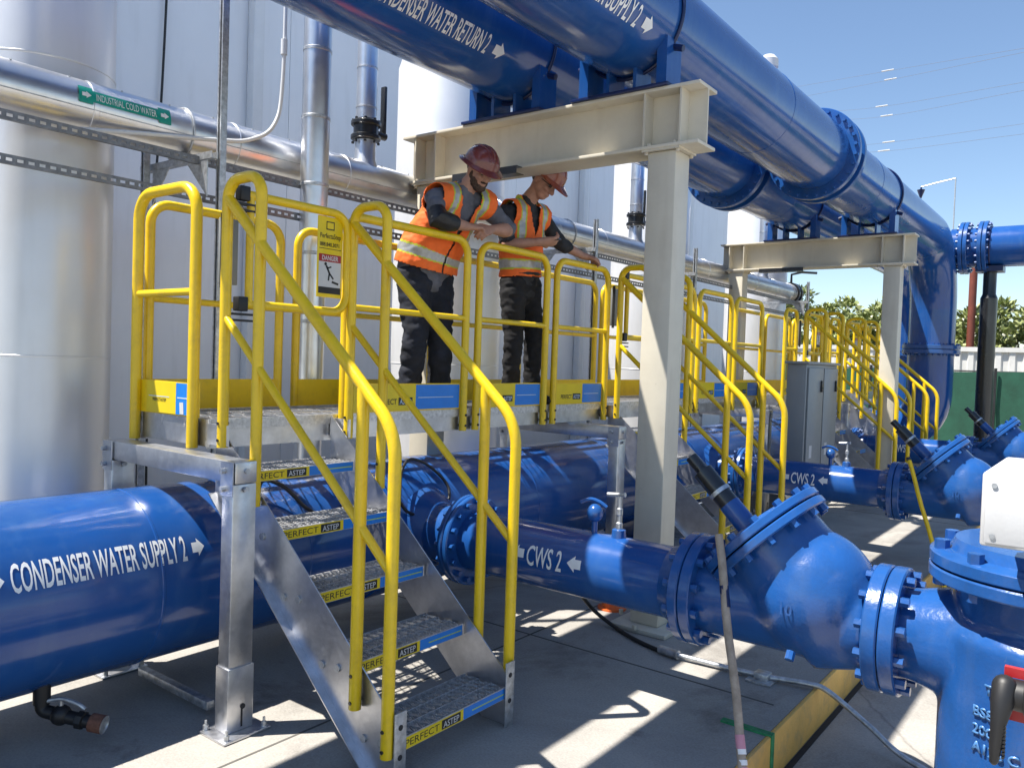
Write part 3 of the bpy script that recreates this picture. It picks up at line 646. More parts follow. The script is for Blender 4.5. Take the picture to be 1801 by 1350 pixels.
# loose cables on the header
for pts, lab in (([(-3.50, 2.48, 0.92), (-3.56, 2.55, 1.02), (-3.51, 2.65, 0.985), (-3.44, 2.76, 0.86), (-3.42, 2.93, 0.80), (-3.56, 3.15, 0.96), (-3.75, 3.15, 1.03)], 'short black cable lying on the big blue pipe behind the near stair'),
                 ([(-3.42, 3.42, 0.83), (-3.49, 3.50, 0.99), (-3.55, 3.64, 1.05), (-3.53, 3.80, 0.99), (-3.44, 3.88, 0.86), (-3.385, 3.79, 0.74), (-3.385, 3.61, 0.72), (-3.395, 3.47, 0.76), (-3.42, 3.41, 0.84)], 'loop of black cable over the big blue pipe right of the near stair')):
    g = MB(); g.tube(smooth_path(pts, 8), 0.010, 10); tag(g.build('cable', 'black', None, pts[0]), lab, 'cable')

# ------------------------------------------------------------------ walkway with guard rails
DZ = 1.357
FX, BX = -3.50, -4.20          # front and back rail planes
TR = 0.026
def lattice(mb, x0, x1, y0, y1, z, dx, dy, h, th, mi=0):
    """perforated plank: zigzag bars that touch, leaving diamond holes; bars run along Y"""
    nx = max(2, int(round((x1 - x0) / dx))); ny = max(2, int(round((y1 - y0) / dy)))
    ax = (x1 - x0) / nx; ay = (y1 - y0) / ny
    for i in range(nx):
        xc = x0 + (i + 0.5) * ax; pts = []
        for j in range(ny + 1):
            s = 1 if (i + j) % 2 else -1
            pts.append((xc + s * (ax / 2 - th * 0.3), y0 + j * ay))
        vs = []
        for x, y in pts: vs += [(x - th / 2, y, z), (x + th / 2, y, z), (x + th / 2, y, z - h), (x - th / 2, y, z - h)]
        fs = []
        for j in range(ny):
            a, b = 4 * j, 4 * j + 4
            fs += [(a, b, b + 1, a + 1), (a + 1, b + 1, b + 2, a + 2), (a + 3, b + 3, b, a)]
        mb.add(vs, fs, mi)
def rail_loop(x, ya, yb, ztop=2.48, zbot=1.215):
    return fillet([(x, ya, zbot), (x, ya, ztop), (x, yb, ztop), (x, yb, zbot)], 0.11, 7)
def guard(t, x, ya, yb, toe=True, back=False):
    g = MB(); g.tube(rail_loop(x, ya, yb), TR, 14); g.cyl((x, ya, 1.965), (x, yb, 1.965), 0.019, 12)
    for y in (ya, yb):
        for z in (1.25, 1.32): g.cyl((x - 0.033, y, z), (x + 0.031, y, z), 0.009, 6, 1)
    r = g.build('guard_rail', ['yellow', 'blackst'], t)
    if toe:
        s = -0.018 if not back else 0.018
        g = MB(); g.b2((x + s - 0.004, ya + 0.01, DZ + 0.004), (x + s + 0.004, yb - 0.01, 1.53))
        if not back:
            L = yb - ya - 0.06; y0 = ya + 0.03; xx = x + s + 0.0055
            g.b2((x + s + 0.004, y0, DZ + 0.012), (xx, y0 + L * 0.58, 1.523), 1); g.b2((x + s + 0.004, y0 + L * 0.58 + 0.001, DZ + 0.012), (xx, y0 + L, 1.523), 2)
            fn = flat((xx + 0.001, 0, 0), (0, 1, 0), (0, 0, 1))
            w = min(0.30, L * 0.4); fn = lambda u, v: V((xx + 0.0012, y0 + L * 0.58 - w - 0.03 + u, 1.405 + v))
            words(g, 'PERFECT', fn, 0.032, w * 0.55, 3, 2); g.add([fn(w * 0.6, -0.007), fn(w, -0.007), fn(w, 0.04), fn(w * 0.6, 0.04)], [(0, 1, 2, 3)], 3)
            fn3 = lambda u, v: V((xx + 0.002, y0 + L * 0.58 - w - 0.03 + u, 1.405 + v)); words(g, 'ASTEP', fn3, 0.030, w * 0.34, 4, 2, 0.012, w * 0.63)
            g.add([fn(w + 0.05, 0.035), fn(w + 0.01 + L * 0.38, 0.035), fn(w + 0.01 + L * 0.38, 0.04), fn(w + 0.05, 0.04)], [(0, 1, 2, 3)], 4)
        g.build('toe_board', ['yellow', 'decal', 'bdecal', 'ink', 'pale'], r)
    return r
def walkway(name, label, y0, y1, front, back, frames, ends):
    t = thing(name, label, 'walkway', (-3.85, (y0 + y1) / 2, 0), 'aluminium crossover walkways')
    g = MB(); n = 3; w = (BX + 0.03 - (FX - 0.03)) / n
    for k in range(n): xa = FX - 0.03 + k * w; lattice(g, min(xa, xa + w) + 0.006, max(xa, xa + w) - 0.006, y0, y1, DZ, 0.078, 0.033, 0.012, 0.0055)
    for k in range(n + 1):
        x = FX - 0.03 + k * w; g.b2((x - 0.005, y0, DZ - 0.05), (x + 0.005, y1, DZ + 0.003))
    g.build('deck', 'alup', t)
    g = MB(); g.b2((FX - 0.045, y0, 1.215), (FX - 0.036, y1, DZ - 0.002)); g.b2((BX + 0.036, y0, 1.215), (BX + 0.045, y1, DZ - 0.002)); g.b2((BX + 0.0455, y0, 1.215), (BX + 0.09, y1, 1.222))
    y = y0 + 0.6
    while y < y1 - 0.3: g.b2((BX + 0.091, y, 1.23), (FX - 0.091, y + 0.04, 1.30)); y += 0.9
    for yy in ends: g.b2((BX + 0.04, yy - 0.004, 1.225), (FX - 0.02, yy + 0.004, DZ + 0.001))
    g.build('side_beam', 'alu', t)
    for a, b in front: guard(t, FX, a, b)
    for a, b in back: guard(t, BX, a, b, True, True)
    for yf, xe in frames:
        g = MB(); g.b2((BX - 0.02, yf - 0.055, 1.115), (xe + 0.05, yf + 0.055, 1.212), 0, 0.006)
        f = g.build('cross_beam', 'alu', t)
        for x in (BX + 0.03, xe):
            g = MB(); g.b2((x - 0.042, yf - 0.06, 0.28), (x + 0.042, yf + 0.06, 1.113 if True else 0), 0, 0.006); g.b2((x - 0.048, yf - 0.066, 0.013), (x + 0.048, yf + 0.066, 0.30), 0, 0.004)
            g.b2((x - 0.046, yf - 0.0655, 1.06), (x + 0.046, yf - 0.0605, 1.21)); g.b2((x - 0.09, yf - 0.12, 0.001), (x + 0.11, yf + 0.12, 0.0125), 0, 0.003)
            for z in (1.09, 1.17): g.cyl((x - 0.015, yf - 0.066, z), (x - 0.015, yf - 0.085, z), 0.013, 6, 1); g.cyl((x + 0.047, yf, z), (x + 0.06, yf, z), 0.013, 6, 1)
            for dx_, dy_ in ((-0.07, -0.095), (0.09, -0.095), (0.09, 0.095)): g.cyl((x + dx_, yf + dy_, 0.0125), (x + dx_, yf + dy_, 0.035), 0.012, 6, 1); g.cyl((x + dx_, yf + dy_, 0.035), (x + dx_, yf + dy_, 0.055), 0.006, 6, 1)
            g.cyl((x + 0.049, yf + 0.01, 0.12), (x + 0.053, yf + 0.01, 0.12), 0.012, 8, 2); g.b2((x + 0.049, yf + 0.002, 0.03), (x + 0.0505, yf + 0.01, 0.12), 2)
            g.build('support_leg', ['alu', 'galv', 'dark'], t)
    return t
S1, S2, S3, S4 = 2.24, 5.98, 10.95, 12.95          # near side of each stair; each is 0.71 wide
W1 = walkway('crossover_walkway', 'near aluminium walkway with yellow rails on which the two men stand', 2.21, 9.9,
    [(3.03, 4.07), (4.20, 5.0), (5.13, 5.9), (6.79, 7.62), (7.75, 8.6), (8.73, 9.55)], [(2.26, 3.10), (3.23, 4.35), (4.48, 5.6), (5.73, 6.85), (6.98, 8.1), (8.23, 9.5)], [(2.10, -3.10), (5.45, -3.10), (9.3, -3.3)], (2.215,))
# near end rail across the walkway, with its toe board and stickers
g = MB(); p = fillet([(-4.17, 2.18, 1.215), (-4.17, 2.18, 2.50), (-3.62, 2.18, 2.50), (-3.62, 2.18, 1.215)], 0.13, 7); g.tube(p, TR + 0.002, 14); g.cyl((-4.17, 2.18, 1.98), (-3.62, 2.18, 1.98), 0.019, 12)
er = g.build('end_rail', 'yellow', W1)
g = MB(); g.b2((-4.15, 2.198, DZ + 0.004), (-3.60, 2.206, 1.53)); g.b2((-4.08, 2.1945, DZ + 0.01), (-3.80, 2.1975, 1.525), 1); g.b2((-3.799, 2.1945, DZ + 0.01), (-3.66, 2.1975, 1.525), 2)
g.add([(-3.76, 2.1935, 1.37), (-3.725, 2.1935, 1.37), (-3.73, 2.1935, 1.43), (-3.765, 2.1935, 1.428)], [(0, 1, 2, 3)], 3); g.add([(-4.06, 2.1935, 1.448), (-3.86, 2.1935, 1.448), (-3.86, 2.1935, 1.452), (-4.06, 2.1935, 1.452)], [(0, 1, 2, 3)], 4); g.add([(-3.785, 2.1935, 1.448), (-3.675, 2.1935, 1.448), (-3.675, 2.1935, 1.454), (-3.785, 2.1935, 1.454)], [(0, 1, 2, 3)], 4)
words(g, 'PERFECTASTEP', lambda u, v: V((-4.02 + u, 2.1932, 1.425 + v)), 0.016, 0.13, 5, 2)
g.build('toe_board', ['yellow', 'decal', 'bdecal', 'white', 'pale', 'ink'], er)
W2 = walkway('crossover_walkway', 'far aluminium walkway with crowded yellow rails beyond the grey cabinet', 10.3, 15.6,
    [(10.4, 10.85), (11.76, 12.3), (12.42, 12.86), (13.76, 14.6), (14.72, 15.5)], [(10.4, 11.5), (11.62, 12.7), (12.82, 13.9), (14.02, 15.4)], [(10.55, -3.3), (12.7, -3.3), (15.3, -3.3)], (10.3,))

# ------------------------------------------------------------------ stairs
def make_stair(y0, label):
    t = thing('access_stair', label, 'stairs', (-2.8, y0 + 0.355, 0), 'aluminium stairs with yellow handrails')
    yl, yr = y0, y0 + 0.71
    d = V((1, 0, -0.87)).normalized(); nrm = V((0.87, 0, 1)).normalized()
    for yy, s in ((yl, 1), (yr, -1)):
        g = MB()
        def sec(n0, n1, xa, xb):     # plate along the slope between offsets n0..n1 under the nosing line
            def P(x, n): q = V((x, 0, 0.195 + (-2.21 - x) * 0.87)) + nrm * n; return (q.x, q.z)
            return [P(xa, n0), P(xb, n0), P(xb, n1), P(xa, n1)]
        # side plate, cut level with the floor at the foot and upright at the walkway
        top = lambda x: 0.235 + (-2.21 - x) * 0.87; low = lambda x: top(x) - 0.36
        xf = -2.205; xt = -3.50
        xg = -2.21 + (0.235 - 0.36 - 0.002) / 0.87
        poly = [(xt, low(xt)), (xg, 0.002), (xf - 0.02, 0.002), (xf, 0.20), (xf - 0.03, top(xf - 0.03)), (xt, top(xt))]
        g.prism(poly, (1, 0, 0), (0, 0, 1), (0, yy + (0.003 if s > 0 else 0.003), 0), 0.006)
        # folded lower lip
        a = V((xt, yy - s * 0.02, low(xt) + 0.004)); b = V((xg, yy - s * 0.02, 0.006)); g.bar(a, b, 0.04, 0.006, 0, (0.6, 0, 1))
        # bolt heads
        for i in range(5):
            x = -2.33 - 0.27 * i; z = 0.18 + 0.235 * i
            for k in (0, 1): c = V((x - 0.10 * k + 0.03, yy - s * 0.004, z - 0.035 - 0.01 * k)); g.cyl(c, c - V((0, s * 0.007, 0)), 0.017, 10, 1)
        # foot bracket
        g.b2((xf + 0.001, yy - 0.03, 0.0), (xf + 0.009, yy + 0.035, 0.30), 1, 0.003)
        for z in (0.12, 0.24): g.cyl((xf + 0.009, yy, z), (xf + 0.011, yy, z), 0.012, 8, 2)
        g.build('stringer', ['alu', 'galv', 'dark'], t)
    for i in range(5):
        x = -2.21 - 0.27 * i; z = 0.18 + 0.235 * i; ya, yb = yl + 0.012, yr - 0.012
        g = MB(); lattice(g, x - 0.245, x - 0.006, ya, yb, z, 0.060, 0.024, 0.010, 0.0040)
        for xx in (x - 0.25, x - 0.165, x - 0.085): g.b2((xx - 0.003, ya, z - 0.045), (xx + 0.003, yb, z + 0.001))
        g.b2((x - 0.006, ya, z - 0.05), (x, yb, z + 0.003))
        # small raised teeth catch the light
        for a in range(8):
            for b in range(28): g.ball((x - 0.018 - a * 0.030, ya + 0.012 + b * 0.024 + 0.012 * (a % 2), z + 0.001), (0.0045, 0.0035, 0.004), 0, 6)
        tr = g.build('tread', 'alup', t)
        g = MB(); L = yb - ya; xx = x + 0.0015
        g.b2((x + 0.0003, ya + 0.01, z - 0.048), (xx, ya + L * 0.56, z), 0); g.b2((x + 0.0003, ya + L * 0.56 + 0.001, z - 0.048), (xx, yb - 0.01, z), 1)
        fn = lambda u, v: V((xx + 0.0006, ya + 0.03 + u, z - 0.038 + v))
        words(g, 'PERFECT', fn, 0.028, 0.2, 2, 2, 0.0)
        g.add([fn(0.215, -0.005), fn(0.335, -0.005), fn(0.335, 0.034), fn(0.215, 0.034)], [(0, 1, 2, 3)], 2)
        words(g, 'ASTEP', lambda u, v: fn(u, v) + V((0.0006, 0, 0)), 0.026, 0.10, 3, 2, 0.01, 0.225)
        g.add([fn(L * 0.60, 0.011), fn(L * 0.93, 0.011), fn(L * 0.93, 0.016), fn(L * 0.60, 0.016)], [(0, 1, 2, 3)], 4)
        g.build('nosing_label', ['decal', 'bdecal', 'ink', 'white', 'lime'], tr)
    for yy, s in ((yl - 0.035, 1), (yr + 0.035, -1)):
        g = MB(); zr = lambda x: 2.42 + (-3.40 - x) * 0.87
        g.tube(fillet([(-3.40, yy, 1.235), (-3.40, yy, 2.50), (-3.135, yy, 2.50), (-3.135, yy, 0.99)], 0.095, 7), TR, 14)
        g.tube(fillet([(-3.39, yy, zr(-3.39)), (-2.235, yy, zr(-2.235)), (-2.235, yy, 0.12)], 0.12, 7), TR, 14)
        g.cyl((-2.425, yy, 0.26), (-2.425, yy, zr(-2.425)), TR, 14)
        g.cyl((-3.40, yy, 1.86), (-2.235, yy, 1.86 - 1.165 * 0.87), 0.019, 12)
        for x, z in ((-2.235, 0.15), (-2.235, 0.23), (-2.425, 0.29), (-2.425, 0.40), (-3.135, 1.02), (-3.135, 1.12), (-3.40, 1.27), (-3.40, 1.35)): g.cyl((x, yy - 0.03, z), (x, yy + 0.03, z), 0.008, 6, 1)
        g.build('handrail', ['yellow', 'blackst'], t)
        g = MB(); g.b2((-3.53, min(yy, yy + s * 0.02), 1.24), (-3.375, max(yy, yy + s * 0.02), 1.34)); g.build('bracket', 'alu', t)
    return t
st = make_stair(S1, 'nearest aluminium stair with yellow handrails, left of centre')
copy_tree(st, (0, S2 - S1, 0), 'second aluminium stair, coming down just right of the nearest beige column')
copy_tree(st, (0, S3 - S1, 0), 'third aluminium stair, half hidden by the far beige column')
copy_tree(st, (0, S4 - S1, 0), 'farthest aluminium stair with yellow rails in front of the green screen')

# ------------------------------------------------------------------ self closing gates at the stair heads
def make_gate(y0, label):
    t = thing('safety_gate', label, 'gate', (-3.40, y0, 1.36), 'yellow gates at the head of the stairs')
    x = -3.415; ya, yb = y0 + 0.10, y0 + 0.735
    g = MB(); g.tube(fillet([(x, ya, 2.455), (x, yb, 2.455), (x, yb, 1.925), (x, ya, 1.925)], 0.10, 7), TR - 0.003, 12); g.cyl((x, ya + 0.02, 1.925), (x, ya + 0.02, 2.455), 0.02, 10); g.build('gate_frame', 'yellow', t)
    g = MB(); g.b2((x - 0.008, yb - 0.20, 2.0), (x - 0.003, yb - 0.03, 2.43), 0, 0.002)
    fn = lambda u, v: V((x - 0.0018, yb - 0.19 + u, 2.0 + v))
    words(g, 'PerfectaStep', fn, 0.026, 0.14, 1, 2, 0.01, 0.005, 0.315)
    g.add([fn(0.045, 0.36), fn(0.10, 0.36), fn(0.10, 0.405), fn(0.045, 0.405)], [(0, 1, 2, 3)], 1); g.add([fn(0.05, 0.366) + V((.0006, 0, 0)), fn(0.094, 0.366) + V((.0006, 0, 0)), fn(0.094, 0.399) + V((.0006, 0, 0)), fn(0.05, 0.399) + V((.0006, 0, 0))], [(0, 1, 2, 3)], 0)
    words(g, '888.840.3071', fn, 0.020, 0.13, 1, 2, 0.02, 0.005, 0.272); g.add([fn(0.0, 0.258), fn(0.15, 0.258), fn(0.15, 0.261), fn(0.0, 0.261)], [(0, 1, 2, 3)], 1)
    g.add([fn(0.0, 0.05), fn(0.15, 0.05), fn(0.15, 0.23), fn(0.0, 0.23)], [(0, 1, 2, 3)], 3); k = V((0.0006, 0, 0))
    g.add([fn(0.0, 0.19) + k, fn(0.15, 0.19) + k, fn(0.15, 0.23) + k, fn(0.0, 0.23) + k], [(0, 1, 2, 3)], 2)
    words(g, 'DANGER', lambda u, v: fn(u, v) + k * 2, 0.024, 0.11, 3, 2, 0.02, 0.02, 0.198)
    g.add([fn(0.0, 0.02) + k, fn(0.15, 0.02) + k, fn(0.15, 0.055) + k, fn(0.0, 0.055) + k], [(0, 1, 2, 3)], 1)
    # falling figure of the warning sign
    for a, b, w in (((0.05, 0.17), (0.072, 0.13), 0.012), ((0.072, 0.13), (0.10, 0.10), 0.01), ((0.072, 0.13), (0.066, 0.09), 0.01), ((0.055, 0.155), (0.085, 0.165), 0.008), ((0.09, 0.085), (0.135, 0.075), 0.012)):
        dx_, dy_ = b[0] - a[0], b[1] - a[1]; l = math.hypot(dx_, dy_); nx_, ny_ = -dy_ / l * w / 2, dx_ / l * w / 2
        g.add([fn(a[0] + nx_, a[1] + ny_) + k, fn(a[0] - nx_, a[1] - ny_) + k, fn(b[0] - nx_, b[1] - ny_) + k, fn(b[0] + nx_, b[1] + ny_) + k], [(3, 2, 1, 0)], 1)
    g.tube([fn(0.045, 0.178) + k, fn(0.045, 0.178) + k * 1.5], 0.009, 10, 1)
    g.build('sign_plate', ['decal', 'ink', 'red', 'white'], t)
    for z in (2.455, 1.925): g = MB(); g.b2((x - 0.02, y0 + 0.045, z - 0.035), (x + 0.03, y0 + 0.10, z + 0.035), 0, 0.006); g.b2((x - 0.015, y0 + 0.02, z - 0.055), (x + 0.02, y0 + 0.14, z - 0.045)); g.b2((x - 0.015, y0 + 0.02, z - 0.085), (x + 0.02, y0 + 0.14, z - 0.075)); g.build('hinge', 'black', t)
    g = MB(); g.b2((x - 0.10, y0 + 0.012, 2.02), (x - 0.08, y0 + 0.11, 2.34), 0, 0.004); g.b2((x - 0.079, y0 + 0.01, 2.0), (x - 0.06, y0 + 0.022, 2.36), 1); g.build('hinge_plate', ['grey', 'black'], t)
    return t
gt = make_gate(S1 - 0.02, 'yellow gate with a danger sign at the head of the nearest stair')
copy_tree(gt, (0, S2 - S1, 0), 'yellow gate at the head of the second stair, partly behind the nearest column')
copy_tree(gt, (0, S3 - S1, 0), 'yellow gate at the head of the third stair beyond the grey cabinet')
copy_tree(gt, (0, S4 - S1, 0), 'yellow gate at the head of the farthest stair')

# ------------------------------------------------------------------ branch pipes, check valves, strainers
BY, BZ, BR = 3.694, 0.611, 0.178
PITCH = 4.37
def branch():
    t = thing('branch_pipe', 'nearest blue branch pipe lettered CWS 2 between two white arrows', 'pipe', (-2.4, BY, BZ - BR), 'blue branch pipes lettered CWS 2')
    g = MB(); g.cyl((HX + 0.3, BY, BZ), (-1.62, BY, BZ), BR, 56); g.lathe((HX, BY, BZ), (1, 0, 0), [(0.36, BR + 0.09), (0.44, BR + 0.045), (0.50, BR)], 56); g.build('pipe_run', 'blue', t)
    g = MB(); ring_flange(g, (-3.12, BY, BZ), (1, 0, 0), 0.267, 0.036, 56, 0, 0.16); ring_flange(g, (-3.078, BY, BZ), (1, 0, 0), 0.267, 0.036, 56, 0, 0.16); bolts(g, (-3.042, BY, BZ), (1, 0, 0), 0.235, 16, 0.018, 0.03, 0, 0, 0.078); g.build('flange', 'bluecast', t)
    g = MB(); ring_flange(g, (-1.66, BY, BZ), (1, 0, 0), 0.267, 0.05, 56, 0, 0.16); g.lathe((-1.66, BY, BZ), (1, 0, 0), [(-0.09, BR), (-0.03, BR + 0.03), (0, BR + 0.05)], 56)
    bolts(g, (-1.66, BY, BZ), (-1, 0, 0), 0.235, 12, 0.02, 0.03); g.build('flange', 'bluecast', t)
    g = MB(); a0 = rad(180 + 0)
    fn = lambda u, v: V((-2.62 + u, BY + (BR + 0.002) * math.cos(rad(186) - v / BR), BZ + (BR + 0.002) * math.sin(rad(186) - v / BR)))
    words(g, 'CWS 2', fn, 0.105, 0.225, 0, 6, 0.012, 0.085, 0.0); g.build('lettering', 'letter', t)
    for u in (-0.02, 0.345): g = MB(); arrow(g, fn, u, 0.012, 0.085, 0.085, 0, True); g.build('flow_arrow', 'letter', t)
    g = MB(); g.lathe((-2.9, BY, BZ), (1, 0, 0), [(0, BR), (0.004, BR + 0.004), (0.012, BR + 0.004), (0.016, BR)], 56); g.build('weld_bead', 'blue', t)
    return t
br = branch()
b2_ = copy_tree(br, (0, PITCH, 0), 'middle blue branch pipe lettered CWS 2, in front of the grey cabinet')
copy_tree(b2_, (0, PITCH, 0), 'farthest blue branch pipe, beyond the far portal column')

def taps():
    t = thing('gauge_tap', 'small blue ball tap standing on the nearest branch pipe', 'valve', (-2.22, BY, BZ + BR), 'blue taps on the branch pipes')
    g = MB(); g.cyl((-2.22, BY, BZ + BR - 0.01), (-2.22, BY, BZ + BR + 0.06), 0.017, 12); g.ball((-2.22, BY, BZ + BR + 0.105), (0.045, 0.045, 0.05), 0, 18); g.build('tap_body', 'bluecast', t)
    g = MB(); g.tube(smooth_path([(-2.30, BY - 0.02, BZ + BR + 0.155), (-2.25, BY, BZ + BR + 0.175), (-2.2, BY + 0.01, BZ + BR + 0.165), (-2.16, BY + 0.02, BZ + BR + 0.14)]), 0.011, 8); g.build('tap_handle', 'bluecast', t)
    q = thing('tee_valve', 'small steel valve with a T handle on the sunlit band of the nearest branch pipe', 'valve', (-2.07, BY, BZ + BR), 'T handled valves on the branch pipes')
    g = MB(); g.lathe((-2.07, BY, BZ + BR - 0.012), (0, 0, 1), [(0, 0.04), (0.05, 0.036), (0.055, 0.026)], 18); g.build('boss', 'bluecast', q)
    g = MB(); g.lathe((-2.07, BY, BZ + BR + 0.043), (0, 0, 1), [(0, 0.018), (0.03, 0.018), (0.035, 0.011), (0.07, 0.011), (0.075, 0.017), (0.105, 0.017), (0.11, 0.009), (0.17, 0.009)], 14); g.cyl((-2.145, BY, BZ + BR + 0.215), (-2.04, BY, BZ + BR + 0.225), 0.012, 10); g.build('stem', 'galv', q)
    return t, q
ta, tb = taps()
copy_tree(ta, (0, PITCH, 0), 'small blue ball tap standing on the middle branch pipe'); copy_tree(tb, (0, PITCH, 0), 'small steel valve with a T handle on the middle branch pipe')

def check_valve():
    t = thing('check_valve', 'nearest blue check valve with a big round sunlit body and slanted bolted cover', 'valve', (-1.1, BY, 0.3), 'blue check valves on the branch pipes')
    src = MB(); src.cyl((-1.60, BY, BZ), (-0.80, BY, BZ), 0.20, 40)
    src.ball((-1.07, BY, 0.70), (0.285, 0.275, 0.29), 0, 40)
    ax = V((-0.7071, 0, 0.7071)); cc = V((-1.07, BY, 0.70)); src.cyl(cc - ax * 0.02, cc + ax * 0.30, 0.245, 40)
    src.cyl((-1.05, BY, BZ - 0.02), (-0.82, BY, BZ), 0.225, 40, 0, 0.19)
    m = fuse(src, 0.014, 10); m.build('valve_body', 'bluecast', t)
    g = MB(); ring_flange(g, (-1.605, BY, BZ), (1, 0, 0), 0.267, 0.055, 56, 0, 0.16); bolts(g, (-1.55, BY, BZ), (1, 0, 0), 0.235, 12, 0.02, 0.032); g.build('flange', 'bluecast', t)
    g = MB(); ring_flange(g, (-0.80, BY, BZ), (1, 0, 0), 0.267, 0.06, 56, 0, 0.15); bolts(g, (-0.80, BY, BZ), (-1, 0, 0), 0.235, 12, 0.02, 0.03); g.build('flange', 'bluecast', t)
    g = MB(); c0 = cc + ax * 0.27; ring_flange(g, c0, ax, 0.315, 0.04, 56, 0, 0.2); bolts(g, c0, -ax, 0.285, 14, 0.02, 0.03); g.build('body_flange', 'bluecast', t)
    g = MB(); g.lathe(c0 + ax * 0.047, ax, [(0, 0.2), (0, 0.309), (0.006, 0.315), (0.034, 0.315), (0.04, 0.309), (0.045, 0.16), (0.07, 0.13), (0.07, 0)], 56); bolts(g, c0 + ax * 0.087, ax, 0.285, 14, 0.02, 0.025); cv = g.build('cover', 'bluecast', t)
    s = c0 + ax * 0.10 + V((-0.03, 0, -0.03))
    g = MB(); g.cyl(s, s + ax * 0.16, 0.052, 18); g.build('damper_post', 'bluecast', cv)
    g = MB(); g.cyl(s + ax * 0.16, s + ax * 0.36, 0.05, 18); g.cyl(s + ax * 0.22, s + ax * 0.24, 0.056, 18, 1); g.cyl(s + ax * 0.36, s + ax * 0.45, 0.03, 14); g.build('damper', ['blackst', 'galv'], cv)
    g = MB(); g.cyl((-1.07, BY - 0.262, 0.50), (-1.07, BY - 0.285, 0.47), 0.02, 8)
    fn = lambda u, v: V((-1.12 + u, BY - 0.2755 - 0.002, 0.655 + v)); words(g, '10', fn, 0.05, 0.05, 0, 2); g.build('cast_mark', 'bluecast', t)
    return t
cv = check_valve()
cv2 = copy_tree(cv, (0, PITCH, 0), 'middle blue check valve with round body, left of the white box')
copy_tree(cv2, (0, PITCH, 0), 'farthest blue check valve, partly hidden behind the white box')

def strainer():
    t = thing('strainer', 'nearest upright blue strainer with raised cast numbers at the lower right', 'strainer', (-0.18, BY, -0.225), 'upright blue strainers')
    cx = -0.17; src = MB()
    src.lathe((cx, BY, -0.14), (0, 0, 1), [(0, 0.33), (0.02, 0.375), (0.85, 0.375), (0.885, 0.345), (0.90, 0.325), (1.06, 0.325)], 64)
    src.cyl((-0.70, BY, BZ), (cx, BY, BZ), 0.19, 48); src.cyl((-0.62, BY, BZ), (-0.45, BY, BZ), 0.195, 48, 0, 0.235)
    m = fuse(src, 0.014, 8); m.build('strainer_body', 'bluecast', t)
    g = MB(); ring_flange(g, (-0.735, BY, BZ), (1, 0, 0), 0.267, 0.06, 56, 0, 0.15); bolts(g, (-0.675, BY, BZ), (1, 0, 0), 0.235, 12, 0.02, 0.035); g.build('flange', 'bluecast', t)
    g = MB(); ring_flange(g, (cx, BY, 0.90), (0, 0, 1), 0.43, 0.05, 64, 0, 0.28); g.build('body_flange', 'bluecast', t)
    g = MB(); g.lathe((cx, BY, 0.957), (0, 0, 1), [(0, 0.30), (0, 0.424), (0.006, 0.43), (0.044, 0.43), (0.05, 0.424), (0.06, 0.36), (0.10, 0.34), (0.10, 0)], 64); bolts(g, (cx, BY, 1.007), (0, 0, 1), 0.39, 10, 0.028, 0.04, 0, 0.25, 0.10); g.build('lid', 'bluecast', t)
    g = MB()
    for k in range(3): a = rad(200 + 60 * k); g.b2((cx + 0.2 * math.cos(a) - 0.04, BY + 0.2 * math.sin(a) - 0.04, -0.225), (cx + 0.2 * math.cos(a) + 0.04, BY + 0.2 * math.sin(a) + 0.04, -0.12))
    g.build('foot', 'bluecast', t)
    r_ = 0.3785; fn = lambda u, v: V((cx + r_ * math.cos(rad(236) + u / r_), BY + r_ * math.sin(rad(236) + u / r_), v))
    for s, z, u in (('TIT', 0.545, 0.04), ('BS8', 0.455, 0.0), ('200', 0.39, 0.0), ('A126 C', 0.325, 0.0)): g = MB(); words(g, s, fn, 0.036, None, 0, 2, 0.03, u, z); lt = g.build('cast_lettering', 'castletter', t); so = lt.modifiers.new('thickness', 'SOLIDIFY'); so.thickness = 0.004; so.offset = 1
    return t
sr = strainer()
s2 = copy_tree(sr, (0, PITCH, 0), 'middle blue strainer behind the white box')
copy_tree(s2, (0, PITCH, 0), 'farthest blue strainer behind the white box')

# white enclosures at the right edge
def white_box(lo, hi, label, foot):
    t = thing('white_enclosure', label, 'enclosure', ((lo[0] + hi[0]) / 2, (lo[1] + hi[1]) / 2, foot), 'white steel enclosures')
    g = MB(); g.b2(lo, hi, 0, 0.008); g.build('case', 'white', t)
    g = MB(); g.b2((lo[0] + 0.012, lo[1] - 0.018, lo[2] + 0.012), (hi[0] - 0.012, lo[1] - 0.002, hi[2] - 0.012), 0, 0.005); g.build('door', 'white', t)
    g = MB()
    for px_ in (lo[0] + 0.035, hi[0] - 0.035):
        for pz_ in (lo[2] + 0.035, hi[2] - 0.035): g.cyl((px_, lo[1] - 0.018, pz_), (px_, lo[1] - 0.022, pz_), 0.008, 10)
    g.build('screw', 'galv', t)
    g = MB(); c = (V(lo) + V(hi)) / 2; g.b2((c.x - 0.05, c.y - 0.05, foot + 0.01), (c.x + 0.05, c.y + 0.05, lo[2] - 0.001)); g.b2((c.x - 0.12, c.y - 0.12, foot), (c.x + 0.12, c.y + 0.12, foot + 0.01)); g.build('stand', 'galv', t)
    return t
white_box((-0.325, 2.80, 1.185), (0.25, 3.42, 1.408), 'white steel box at the right edge above the nearest blue strainer', -0.225)
white_box((-0.28, 6.9, 1.22), (0.45, 7.7, 1.56), 'white steel box farther back at the right edge, above the near white box', -0.225)
t = thing('switch_box', 'white switch box cut off by the right edge, with a black lever handle', 'switch', (0.35, 2.3, -0.225))
g = MB(); g.b2((-0.150, 2.34, 0.12), (0.30, 2.64, 0.82), 0, 0.01); g.build('case', 'white', t)
